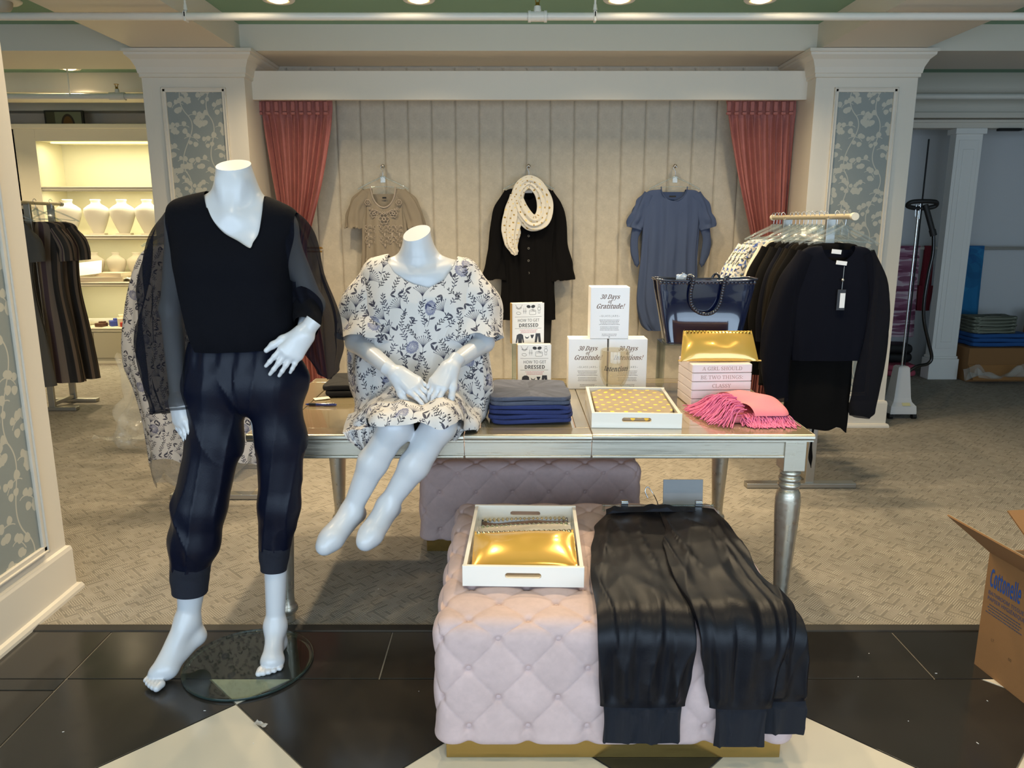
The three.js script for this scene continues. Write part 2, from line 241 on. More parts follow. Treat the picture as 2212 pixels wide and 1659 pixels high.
// ceiling: sage panels between cream beams
const ceil = struct('ceiling', 'sage green ceiling divided by cream boxed beams', 'ceiling');
part(ceil, 'ceiling_panel', bar(-5.8, 6.2, 2.765, 2.95, 1.8, -8.7), C.green);
for (const [x0, x1] of [[-5.8, -5.4], [-2.5, -1.82], [2.04, 2.73], [5.6, 6.2]]) part(ceil, 'beam', bar(x0, x1, 2.6, 2.78, 1.7, -8.6), C.beam);
for (const [d0, d1] of [[-1.6, -1.2], [2.2, 2.89], [5.47, 6.1], [7.15, 7.75], [8.3, 8.6]]) for (const [x0, x1] of [[-5.4, -2.5], [-1.82, 2.04], [2.73, 5.6]]) part(ceil, 'beam', bar(x0, x1, 2.6, 2.775, -d0, -d1), C.beam);
// columns: boxed shafts with crown, base and a moulded wallpaper panel on each seen face
const paperTex = canvasTex(1024, 1024, (g, W) => {
  g.fillStyle = '#8b918d'; g.fillRect(0, 0, W, W);
  const ink = '#bab6a7', tau = PI * 2; let s = 7; const R = () => { s = (s * 16807) % 2147483647; return s / 2147483647; };
  const wrap = (f) => { for (const dx of [-W, 0, W]) for (const dy of [-W, 0, W]) { g.save(); g.translate(dx, dy); f(); g.restore(); } };
  const leaf = (x, y, a, r) => wrap(() => { g.save(); g.translate(x, y); g.rotate(a); g.fillStyle = ink; g.beginPath(); g.moveTo(0, 0); g.bezierCurveTo(r * 1.1, -r * 0.2, r * 1.0, r * 1.1, r * 0.1, r * 1.5); g.bezierCurveTo(-r * 0.8, r * 1.3, -r * 1.1, r * 0.1, 0, 0); g.fill(); g.restore(); });
  const line = (p, w) => wrap(() => { g.strokeStyle = ink; g.lineWidth = w; g.lineCap = 'round'; g.beginPath(); g.moveTo(p[0], p[1]); g.bezierCurveTo(...p.slice(2)); g.stroke(); });
  for (let k = 0; k < 4; k++) {
    const x0 = W * (0.12 + 0.25 * k), y0 = W * (k % 2 ? 0.55 : 0.05); line([x0, y0, x0 + 130, y0 + 160, x0 - 120, y0 + 330, x0 + 60, y0 + W / 2], 9); line([x0 + 60, y0 + W / 2, x0 + 180, y0 + W * 0.65, x0 - 90, y0 + W * 0.8, x0, y0 + W], 9);
    for (let i = 0; i < 10; i++) {
      const t = i / 10, cx = x0 + 70 * Math.sin(t * 9 + k), cy = y0 + t * W, dir = i % 2 ? 1 : -1, ex = cx + dir * (95 + R() * 50), ey = cy + 20 + R() * 45; line([cx, cy, cx + dir * 40, cy - 30, ex - dir * 20, ey - 40, ex, ey], 6);
      for (let q = 0; q < 5; q++) leaf(lerp(cx, ex, 0.3 + q * 0.18) + R() * 14, lerp(cy, ey, 0.3 + q * 0.18) + (q % 2 ? 10 : -24), dir * (R() * 1.4 - 0.4) + (q % 2 ? 0.2 : 2.9), 24 + R() * 11);
      if (i % 3 === 0) for (let q = 0; q < 5; q++) leaf(ex, ey + 10, q * tau / 5 + R() * 0.4, 23 + R() * 4);
    }
  }
});
paperTex.repeat.set(1 / 0.74, 1 / 0.74);
const paperMat = mat('#ffffff', 0.65, { map: paperTex });
function column(x0, x1, d0, d1, label, faces) {
  const cx = (x0 + x1) / 2, cz = -(d0 + d1) / 2, o = struct('column', label, 'column', [cx, 0, cz]), w = (x1 - x0) / 2, q = (d1 - d0) / 2;
  part(o, 'shaft', bar(-w, w, 0, 2.6, -q, q), C.paint);
  part(o, 'crown', sweep([[0, 2.425], [0.012, 2.43], [0.012, 2.45], [0.018, 2.455], [0.024, 2.49], [0.045, 2.535], [0.072, 2.56], [0.074, 2.575], [0.085, 2.578], [0.085, 2.597], [0, 2.597]], -w, w, -q, q), C.paint);
  part(o, 'base', sweep([[0, 0.2], [0.012, 0.195], [0.016, 0.18], [0.016, 0.03], [0.03, 0.026], [0.036, 0.012], [0.036, 0]], -w, w, -q, q), C.paint);
  for (const f of faces) {                           // f: 0 faces +z, 1 faces +x, 2 faces -x
    const len = f ? 2 * q : 2 * w, off = f ? w : q, h = new THREE.Group(); h.name = 'face_panel'; h.rotation.y = [0, PI / 2, -PI / 2][f]; o.add(h);
    const pw = len - 0.29, y0 = 0.25, y1 = 2.345, m = [];
    part(h, 'wallpaper', uvBox(bar(-pw / 2, pw / 2, y0, y1, off, off + 0.003)), paperMat, 'blue grey wallpaper with pale trailing leaves');
    for (const s of [-1, 1]) m.push(bar(s * pw / 2 - 0.012, s * pw / 2 + 0.012, y0 - 0.02, y1 + 0.02, off, off + 0.014, 0.005), bar(s * pw / 2 + s * 0.012 - 0.005, s * pw / 2 + s * 0.012 + 0.005, y0 - 0.02, y1 + 0.02, off, off + 0.02, 0.004), bar(-pw / 2 - 0.014, pw / 2 + 0.014, (s < 0 ? y0 : y1) - 0.012, (s < 0 ? y0 : y1) + 0.012, off, off + 0.014, 0.005), bar(-pw / 2 - 0.017, pw / 2 + 0.017, (s < 0 ? y0 : y1) + s * 0.012 - 0.005, (s < 0 ? y0 : y1) + s * 0.012 + 0.005, off, off + 0.02, 0.004));
    part(h, 'moulding', merge(m), C.paint);
  }
}
column(-2.49, -1.80, 5.45, 6.15, 'cream column with leaf wallpaper panel beside the left rose curtain', [0]);
column(2.045, 2.73, 5.45, 6.15, 'cream column with leaf wallpaper panel behind the clothes rail of navy blouses', [0]);
column(-2.5, -1.805, 2.19, 2.885, 'cream column on the tile floor with wallpaper panel facing the mannequin', [0, 1]);
// padded display wall between the columns
const velvetWall = mat('#cbc2b0', 0.85, { map: T.velvet, sheen: 0.2, sheenRoughness: 0.5, sheenColor: '#cfc6b2', bumpMap: T.fabric, bumpScale: 0.0005 });
const back = struct('wall_back', 'padded beige velvet display wall in vertical channels', 'wall');
part(back, 'wall_core', bar(-1.85, 2.1, 0, 2.6, -6.0, -6.1), C.wall);
{ const pw = 0.178, g = sheet((u, v) => [(u - 0.5) * pw, v * 2.58, 0.014 * (1 - Math.abs(2 * u - 1) ** 14) + 0.0015 * noise(u * 2, v * 5, 4)], 28, 30, [pw * 3, 2.58 * 3]);
  for (let k = -11; k <= 11; k++) { const x = 0.021 + pw * k; if (x < -1.82 || x > 2.06) continue; part(back, 'padded_panel', g, velvetWall).position.set(x, 0.01, -6.0); } }
const val = struct('trim_2', 'cream valance board over the display wall', 'valance'); part(val, 'board', uvBox(bar(-1.82, 2.06, 2.308, 2.498, -5.6, -5.64, 0.003)), C.paint);
// right-hand alcove: header moulding and pilaster
const head = struct('trim_3', 'stepped cream header moulding above the alcove', 'moulding', [0, 0, -7.2]);
part(head, 'moulding', merge([bar(2.35, 6.0, 2.42, 2.6, -0.1, 0.05, 0.004), bar(2.35, 6.0, 2.38, 2.43, -0.1, 0.09, 0.008), bar(2.35, 6.0, 2.30, 2.375, -0.1, 0.03, 0.004), bar(2.35, 6.0, 2.345, 2.37, -0.1, 0.045, 0.006)]), C.paint);
const pil = struct('column', 'slim white pilaster in front of the alcove', 'pilaster', [4.09, 0, -7.19]);
part(pil, 'shaft', bar(-0.09, 0.15, 0, 2.3, -0.1, 0.0), C.white); part(pil, 'raised_panel', merge([bar(-0.06, 0.12, 0.3, 2.2, -0.01, 0.008, 0.004), bar(-0.02, 0.08, 0.36, 2.12, 0, 0.016, 0.006)]), C.white);
part(pil, 'base', merge([bar(-0.11, 0.17, 0, 0.2, -0.12, 0.025, 0.006), bar(-0.1, 0.16, 0.2, 0.225, -0.11, 0.014, 0.006)]), C.white); part(pil, 'capital', bar(-0.11, 0.17, 2.25, 2.3, -0.12, 0.03, 0.006), C.white);
// recessed ceiling lamps
const glowMat = new THREE.MeshStandardMaterial({ color: '#fff4dc', emissive: '#ffdc96', emissiveIntensity: 5 }), lampRim = mat('#d9d6cc', 0.35);
function ceilingLamp(x, d, label, group, y = 2.765, power = LAMP_POWER, aim = [0, 0]) {
  const o = thing('ceiling_light', label, 'ceiling light', [x, y, -d], group);
  part(o, 'rim', lathe([[0.062, -0.004], [0.066, -0.012], [0.088, -0.012], [0.096, -0.005], [0.098, 0]], 32), lampRim);
  part(o, 'bulb', lathe([[0.0001, -0.022], [0.03, -0.02], [0.052, -0.012], [0.06, -0.003], [0.06, 0]], 28), glowMat, 'glowing warm white bulb');
  const l = new THREE.SpotLight(WARM, power, 0, 1.15, 0.7, 2); l.name = 'lamp_spot'; l.position.set(0, -0.04, 0); l.target.position.set(aim[0], -3, aim[1]); l.castShadow = true; l.shadow.radius = 2; o.add(l, l.target);
}
const lampAt = ['next to the beam over the standing mannequin', 'second from the beam over the standing mannequin', 'third from the beam over the standing mannequin', 'next to the beam over the blouse rail'];
[-1.38, -0.55, 0.634, 1.467].forEach((x, k) => {
  ceilingLamp(x, 4.88, 'lit recessed spotlight between pipe and valance, ' + lampAt[k], 'spotlights between pipe and valance');
  ceilingLamp(x, 4.05, 'lit recessed spotlight before the pipe, ' + lampAt[k], 'spotlights before the pipe');
  ceilingLamp(x, 3.2, 'lit recessed spotlight above the table, ' + lampAt[k], 'spotlights above the table', 2.765, LAMP_POWER * 0.8);
});
[-1.0, 0.35, 1.7].forEach((x, k) => ceilingLamp(x, 1.2, 'lit recessed spotlight over the tiles before the ' + ['standing mannequin', 'front ottoman', 'tissue carton'][k], 'spotlights over the entrance', 2.765, LAMP_POWER * 0.5));
[-3.78, -4.9].forEach((x, k) => ceilingLamp(x, 6.93, 'lit recessed spotlight before the shelving, ' + ['near the column', 'near the side wall'][k], 'spotlights before the shelving', 2.765, LAMP_POWER * 1.6));
// ---------------------------------------------------------------- display table
const brushed = dataTex(512, (u, v) => 150 + 45 * noise(u * 6, v * 256, 2, 256) + 25 * noise(u * 24, v * 128, 3, 128), false, 1);
const silver = mat('#bfb8a8', 0.62, { metalness: 0.85, roughnessMap: brushed, bumpMap: brushed, bumpScale: 0.0002 });
const silverTop = mat('#a89a7c', 0.3, { metalness: 0.45, roughnessMap: brushed, clearcoat: 0.5, clearcoatRoughness: 0.12 });
const insetMat = mat('#a69777', 0.12, { metalness: 0.25, clearcoat: 1, clearcoatRoughness: 0.03 });
const TABLE = 0.744;
{
  const t = thing('display_table', 'long champagne silver dining table with turned legs and inset glass top', 'table', [0.065, 0, -3.1]), X0 = -1.005, X1 = 1.005, Z0 = -0.5, Z1 = 0.5;
  const seams = [X0, -0.235, 0.219, X1];
  for (let k = 0; k < 3; k++) {
    const a = seams[k] + (k ? 0.0012 : 0), b = seams[k + 1] - (k < 2 ? 0.0012 : 0), s = 0.075, y0 = 0.719, y1 = 0.744, top = new THREE.Group(); top.name = 'table_top'; t.add(top);
    const l = k ? 0.05 : 0.1, r = k < 2 ? 0.05 : 0.1;
    part(top, 'top_frame', uvBox(merge([bar(a, b, y0, y1, Z1 - s - 0.02, Z1 - 0.006, 0.003), bar(a, b, y0, y1, Z0 + 0.006, Z0 + s + 0.02, 0.003), bar(a, a + l, y0, y1, Z0 + s + 0.021, Z1 - s - 0.021, 0.002), bar(b - r, b, y0, y1, Z0 + s + 0.021, Z1 - s - 0.021, 0.002)])), silverTop);
    part(top, 'glass_inset', uvBox(bar(a + l + 0.003, b - r - 0.003, y0, y1 - 0.0015, Z0 + s + 0.024, Z1 - s - 0.024, 0.001)), insetMat, 'glossy glass inset panel');
    // rounded edge along front and back
    const prof = [[0, y1], [0.006, y1 - 0.002], [0.01, y1 - 0.008], [0.01, y1 - 0.014], [0.006, y1 - 0.019], [0.0, y1 - 0.021], [0.0, y1 - 0.028], [-0.012, y1 - 0.03]];
    const strip = (z, sgn) => crease(sheet((u, v) => { const q = prof[Math.round(v * (prof.length - 1))]; return [lerp(a, b, u), q[0 + 1], z + sgn * (q[0] - 0.006)]; }, 1, prof.length - 1), 0.9);
    part(top, 'edge_moulding', strip(Z1, 1), silver); part(top, 'edge_moulding', strip(Z0, -1), silver);
    const e = a + (k ? 0 : 0.05), w = b - (k < 2 ? 0 : 0.05);
    part(t, 'apron', uvBox(merge([bar(e, w, 0.662, 0.718, Z1 - 0.035, Z1 - 0.017), bar(e, w, 0.652, 0.664, Z1 - 0.035, Z1 - 0.012, 0.004), bar(e, w, 0.71, 0.718, Z1 - 0.035, Z1 - 0.013, 0.003)])), silver); part(t, 'apron', uvBox(bar(e, w, 0.652, 0.718, Z0 + 0.017, Z0 + 0.035)), silver);
  }
  for (const s of [-1, 1]) { const x = s * (X1 - 0.026); part(t, 'apron', uvBox(bar(x - 0.009, x + 0.009, 0.652, 0.718, Z0 + 0.04, Z1 - 0.04)), silver); part(t, 'edge_moulding', uvBox(bar(s * (X1 - 0.004), s * (X1 + 0.004), 0.719, 0.744, Z0 + 0.004, Z1 - 0.004, 0.004)), silver); }
  const turned = lathe([[0.001, 0], [0.024, 0], [0.026, 0.004], [0.025, 0.03], [0.03, 0.036], [0.037, 0.046], [0.038, 0.056], [0.035, 0.066], [0.027, 0.074], [0.026, 0.1], [0.029, 0.16], [0.035, 0.27], [0.041, 0.37], [0.045, 0.45], [0.045, 0.49], [0.041, 0.515], [0.033, 0.528], [0.03, 0.532], [0.038, 0.537], [0.041, 0.545], [0.038, 0.553], [0.03, 0.557], [0.038, 0.562], [0.04, 0.569], [0.037, 0.576], [0.029, 0.58], [0.036, 0.585], [0.038, 0.592], [0.034, 0.6], [0.03, 0.604]], 36);
  for (const sx of [-1, 1]) for (const sz of [-1, 1]) { const g = new THREE.Group(); g.name = 'leg'; g.position.set(sx < 0 ? -0.912 : 0.945, 0, sz * 0.452); t.add(g); part(g, 'turned_post', turned, silver); part(g, 'square_block', uvBox(bar(-0.039, 0.039, 0.604, 0.717, -0.039, 0.039, 0.003)), silver); }
}
// ---------------------------------------------------------------- tufted ottomans
const pinkVelvet = mat('#d2b8b3', 0.85, { map: T.velvet, sheen: 0.5, sheenRoughness: 0.45, sheenColor: '#e2d3d6', bumpMap: T.velvet, bumpScale: 0.001 });
const goldBase = mat('#b39455', 0.34, { metalness: 0.85, roughnessMap: brushed });
function ottoman(label, x0, x1, d0, d1, faces) {
  const w = x1 - x0, dp = d1 - d0, y0 = 0.05, y1 = 0.425, r = 0.05, du = 0.163, dv = 0.0885, o = thing('tufted_ottoman', label, 'ottoman', [(x0 + x1) / 2, 0, -(d0 + d1) / 2]);
  const hw = w / 2, hd = dp / 2, u0 = 0.044 - (0.285), s0 = 0.115 - y0;
  const tuft = (u, s, fade) => { const A = (u - u0) / (du / 2), B = (s - s0) / dv, p = (A + B) / 2, q = (A - B) / 2, a = Math.abs(p - Math.round(p)), b = Math.abs(q - Math.round(q)); let pu = Math.pow(Math.sin(PI * a) * Math.sin(PI * b), 0.45) * 0.010; if (B < 0) { const c = Math.abs(A / 2 - Math.round(A / 2)) * du; pu = lerp(pu, 0.011 * (1 - Math.exp(-((c / 0.02) ** 2))), clamp(-B * 3, 0, 1)); } const rr = Math.hypot((p - Math.round(p)), (q - Math.round(q))); return pu - 0.012 * Math.exp(-((rr / 0.09) ** 2)); };
  const g = mergeVertices((() => { const b = new THREE.BoxGeometry(w, y1 - y0, dp, 220, 90, 200); b.deleteAttribute('uv'); b.deleteAttribute('normal'); return b; })(), 1e-5), p = g.attributes.position, hh = (y1 - y0) / 2, uv = [];
  for (let i = 0; i < p.count; i++) {
    const x = p.getX(i), y = p.getY(i), z = p.getZ(i), c = [clamp(x, -hw + r, hw - r), clamp(y, -hh + r * 0.6, hh - r), clamp(z, -hd + r, hd - r)], n = V(x - c[0], y - c[1], z - c[2]).normalize();
    const isTop = Math.abs(y - hh) < 1e-6, isSide = Math.abs(Math.abs(x) - hw) < 1e-6 && !isTop; let u, s;
    if (isTop) { u = x; s = 2 * hh + (hd - z); } else if (isSide) { u = Math.sign(x) * hw + Math.sign(x) * (hd - z); s = y + hh; } else { u = x; s = y + hh; }
    const bottom = y < -hh + 1e-6, edge = isTop ? 1 : 1; const k = bottom ? 0 : tuft(u, s) * edge, rr = bottom ? r * 0.6 : r;
    const ry = y < c[1] ? r * 0.6 : r; p.setXYZ(i, c[0] + n.x * (r - 0.006) + n.x * k, c[1] + n.y * (ry - 0.006) + n.y * k, c[2] + n.z * (r - 0.006) + n.z * k); uv.push(u * 2, s * 2);
  }
  g.setAttribute('uv', new THREE.Float32BufferAttribute(uv, 2)); g.computeVertexNormals(); g.translate(0, (y0 + y1) / 2, 0);
  part(o, 'cushion', g, pinkVelvet);
  const btn = lathe([[0.0001, 0.006], [0.004, 0.0055], [0.0075, 0.003], [0.0085, 0], [0.008, -0.003]], 14);
  for (let B = 0; B < 16; B++) for (let m = -8; m <= 8; m++) {
    const u = u0 + m * du + (B % 2 ? du / 2 : 0), s = s0 + B * dv; if (Math.abs(u) > hw - 0.015) continue;
    if (s < 2 * hh - 0.02) { if (faces.includes('front')) { const b = part(o, 'button', btn, pinkVelvet); b.position.set(u, y0 + s, hd - 0.016); b.rotation.x = PI / 2; } }
    else if (s < 2 * hh + 2 * hd - 0.03 && faces.includes('top')) { const e = s - 2 * hh, b = part(o, 'button', btn, pinkVelvet); b.position.set(u, y1 - 0.016 - (e < 0.05 ? (0.05 - e) * 0.5 : 0), hd - Math.max(e, 0.012)); b.rotation.x = e < 0.05 ? 0.5 : 0; }
  }
  part(o, 'plinth', uvBox(bar(-hw + 0.03, hw - 0.03, 0, y0 + 0.012, -hd + 0.03, hd - 0.03, 0.002)), goldBase, 'brushed gold plinth');
  return o;
}
ottoman('square blush velvet tufted ottoman on the tiles, holding the tray and trousers', -0.215, 0.785, 1.86, 2.8, ['front', 'top']);
ottoman('blush velvet tufted ottoman on the carpet beneath the display table', -0.42, 0.58, 3.24, 4.18, ['front', 'top']);
// ---------------------------------------------------------------- curtains
const rose = mat('#b9746b', 0.85, { map: T.velvet, sheen: 0.8, sheenRoughness: 0.4, sheenColor: '#d2a098' });
function curtain(label, rows, dir, d) {                // rows: [y, left, right]
  const o = thing('velvet_curtain', label, 'curtain', [(rows[0][1] + rows[0][2]) / 2, 0, -d], 'rose curtains'), R = rows.map((r) => [r[0], r[1], r[2], 0, 0]);
  const g = sheet((u, v) => {
    const [y, l, r] = rowAt(R, v), w = r - l, n = 9, ph = u * n * 2 * PI + 0.9 * noise(v * 1.7, 3), top = smoothstep(v, 0, 0.06), pin = Math.exp(-(((v - 0.062) / 0.018) ** 2));
    const amp = lerp(0.006, 0.028, smoothstep(v, 0.02, 0.14)) * (1 - 0.35 * pin), c = Math.sin(ph) + 0.35 * Math.sin(ph * 2.3 + 4 * v);
    return [lerp(l, r, u) + 0.006 * Math.cos(ph) * top - o.position.x, y, c * amp + 0.02 * noise(u * 5, v * 3)];
  }, 180, 90, [2, 5]);
  part(o, 'drape', g, rose);
  const pl = []; for (let k = 0; k < 9; k++) { const u = (k + 0.25) / 9, x = lerp(rows[0][1], rows[0][2], u) - o.position.x; pl.push(rbox(0.03, 0.07, 0.022, 0.009, x, rows[0][0] - 0.045, 0.018), rbox(0.036, 0.022, 0.03, 0.01, x, rows[0][0] - 0.092, 0.018)); }
  part(o, 'pinch_pleats', merge(pl), rose);
}
curtain('dusty rose velvet curtain beside the column behind the standing mannequin', [[2.33, -1.815, -1.285], [2.1, -1.785, -1.32], [1.75, -1.74, -1.4], [1.45, -1.70, -1.49], [1.27, -1.685, -1.535], [1.0, -1.70, -1.5], [0.5, -1.74, -1.44], [0.02, -1.76, -1.4]], 1, 5.76);
curtain('dusty rose velvet curtain beside the column behind the clothes rail', [[2.33, 1.535, 2.035], [2.1, 1.57, 2.03], [1.75, 1.65, 2.025], [1.45, 1.74, 2.02], [1.2, 1.81, 2.02], [0.95, 1.87, 2.02], [0.6, 1.84, 2.02], [0.02, 1.8, 2.02]], -1, 5.76);
{ const o = thing('curtain_holdback', 'brass curtain holdback on the padded wall beside the left curtain', 'holdback', [-1.46, 1.28, -5.86]); part(o, 'post', rod([0, 0, -0.11], [0, 0, 0.03], 0.006), C.brass); part(o, 'arm', merge([rod([-0.14, 0.008, 0.03], [0.03, 0.008, 0.03], 0.006), rod([-0.14, -0.02, 0.03], [0.03, -0.02, 0.03], 0.006)]), C.brass); }
// ---------------------------------------------------------------- mannequins
const K = (x, y, d) => [x, y, -d];
const shellWhite = mat('#cbccce', 0.32, { clearcoat: 0.25, clearcoatRoughness: 0.3 });
function hand(w, dir, back, o = {}) {                  // wrist, towards the fingers, back of the hand; thumb: +1 or -1 side
  const { side = 1, curl = [0.25, 0.3, 0.3, 0.35], spread = 1, thumb = [0.5, 0.2], scale = 1 } = o;
  const D = V(...dir).normalize(), N = V(...back); N.addScaledVector(D, -N.dot(D)).normalize(); const S = D.clone().cross(N).multiplyScalar(side), W = V(...w);
  const P = (x, y, z) => { const p = W.clone().addScaledVector(S, x * scale).addScaledVector(D, y * scale).addScaledVector(N, z * scale); return [p.x, p.y, p.z]; }, c = [], r = (v) => v * scale;
  c.push(cone(P(0, -0.05, 0), P(0, 0.015, 0), r(0.026), r(0.024), 0.02), cone(P(0.012, 0.01, 0), P(0.024, 0.08, 0), r(0.02), r(0.0135), 0.02), cone(P(0, 0.01, 0), P(0.004, 0.085, 0.002), r(0.02), r(0.0135), 0.02), cone(P(-0.01, 0.01, 0), P(-0.015, 0.08, 0), r(0.019), r(0.0125), 0.02), cone(P(-0.014, 0.012, -0.002), P(-0.03, 0.07, -0.002), r(0.016), r(0.011), 0.02));
  [[0.027, 0.082, 0.072, 0.0095, 0.09], [0.008, 0.088, 0.08, 0.0097, 0.02], [-0.011, 0.083, 0.074, 0.0092, -0.05], [-0.028, 0.072, 0.058, 0.0082, -0.13]].forEach(([x, y, len, rad, fan], k) => {
    let p = [x, y, 0], a = curl[k] * 0.6; const s = Math.sin(fan * spread), q = [0.45, 0.31, 0.26];
    for (let j = 0; j < 3; j++) { const l = len * q[j], n = [p[0] + s * l * Math.cos(a), p[1] + Math.cos(a) * l * Math.cos(fan * spread), p[2] - Math.sin(a) * l]; c.push(cone(P(...p), P(...n), r(rad * (1 - 0.13 * j)), r(rad * (0.87 - 0.13 * j)), j ? 0.004 : 0.008)); p = n; a += curl[k]; }
  });
  const [tf, tb] = thumb; let p = [0.02, 0.022, -0.006];
  for (const [l, a, ra, rb] of [[0.042, tf, 0.0165, 0.0125], [0.033, tf * 0.7, 0.012, 0.0105], [0.026, tf * 0.45, 0.0105, 0.008]]) { const n = [p[0] + Math.sin(a) * l, p[1] + Math.cos(a) * l, p[2] - tb * l]; c.push(cone(P(...p), P(...n), r(ra), r(rb), 0.009)); p = n; }
  const f = blend(c), lo = [9, 9, 9], hi = [-9, -9, -9]; for (const q of c) for (let k = 0; k < 3; k++) { lo[k] = Math.min(lo[k], q.a[k] - 0.035, q.a[k] + q.ba[k] - 0.035); hi[k] = Math.max(hi[k], q.a[k] + 0.035, q.a[k] + q.ba[k] + 0.035); }
  const g = mesher(f, lo, hi, 0.0032); return cut(g, (x, y, z) => (x - W.x) * D.x + (y - W.y) * D.y + (z - W.z) * D.z + 0.045);
}
function toes(pos, fwd, across, r0) { const c = []; for (let k = 0; k < 5; k++) { const t = k / 4 - 0.5, o = [0, 1, 2].map((i) => pos[i] + across[i] * t * 0.062 + fwd[i] * (0.013 - k * k * 0.0011)), l = 0.02 - k * 0.0015; c.push(cone(o, [0, 1, 2].map((i) => o[i] + fwd[i] * l), r0 * (0.96 - k * 0.065), r0 * (0.86 - k * 0.06), 0.003)); } return c; }
const capCut = (p, n) => (x, y, z) => -((x - p[0]) * n[0] + (y - p[1]) * n[1] + (z - p[2]) * n[2]);
function capDisc(f, p, n, r) { const N = V(...n).normalize(), q = new THREE.Quaternion().setFromUnitVectors(V(0, 1, 0), N), pts = [[...p]], ix = []; const M = 48; for (let k = 0; k < M; k++) { const dir = V(Math.cos(k / M * 2 * PI), 0, Math.sin(k / M * 2 * PI)).applyQuaternion(q); let a = 0, b = r; for (let i = 0; i < 24; i++) { const m = (a + b) / 2; f(p[0] + dir.x * m, p[1] + dir.y * m, p[2] + dir.z * m) < 0 ? a = m : b = m; } pts.push([p[0] + dir.x * a, p[1] + dir.y * a, p[2] + dir.z * a]); ix.push(0, 1 + (k + 1) % M, 1 + k); } const g = new THREE.BufferGeometry(); g.setAttribute('position', new THREE.Float32BufferAttribute(pts.flat(), 3)); g.setIndex(ix); g.computeVertexNormals(); return g; }
const ridge = (v) => 1 - Math.abs(v);
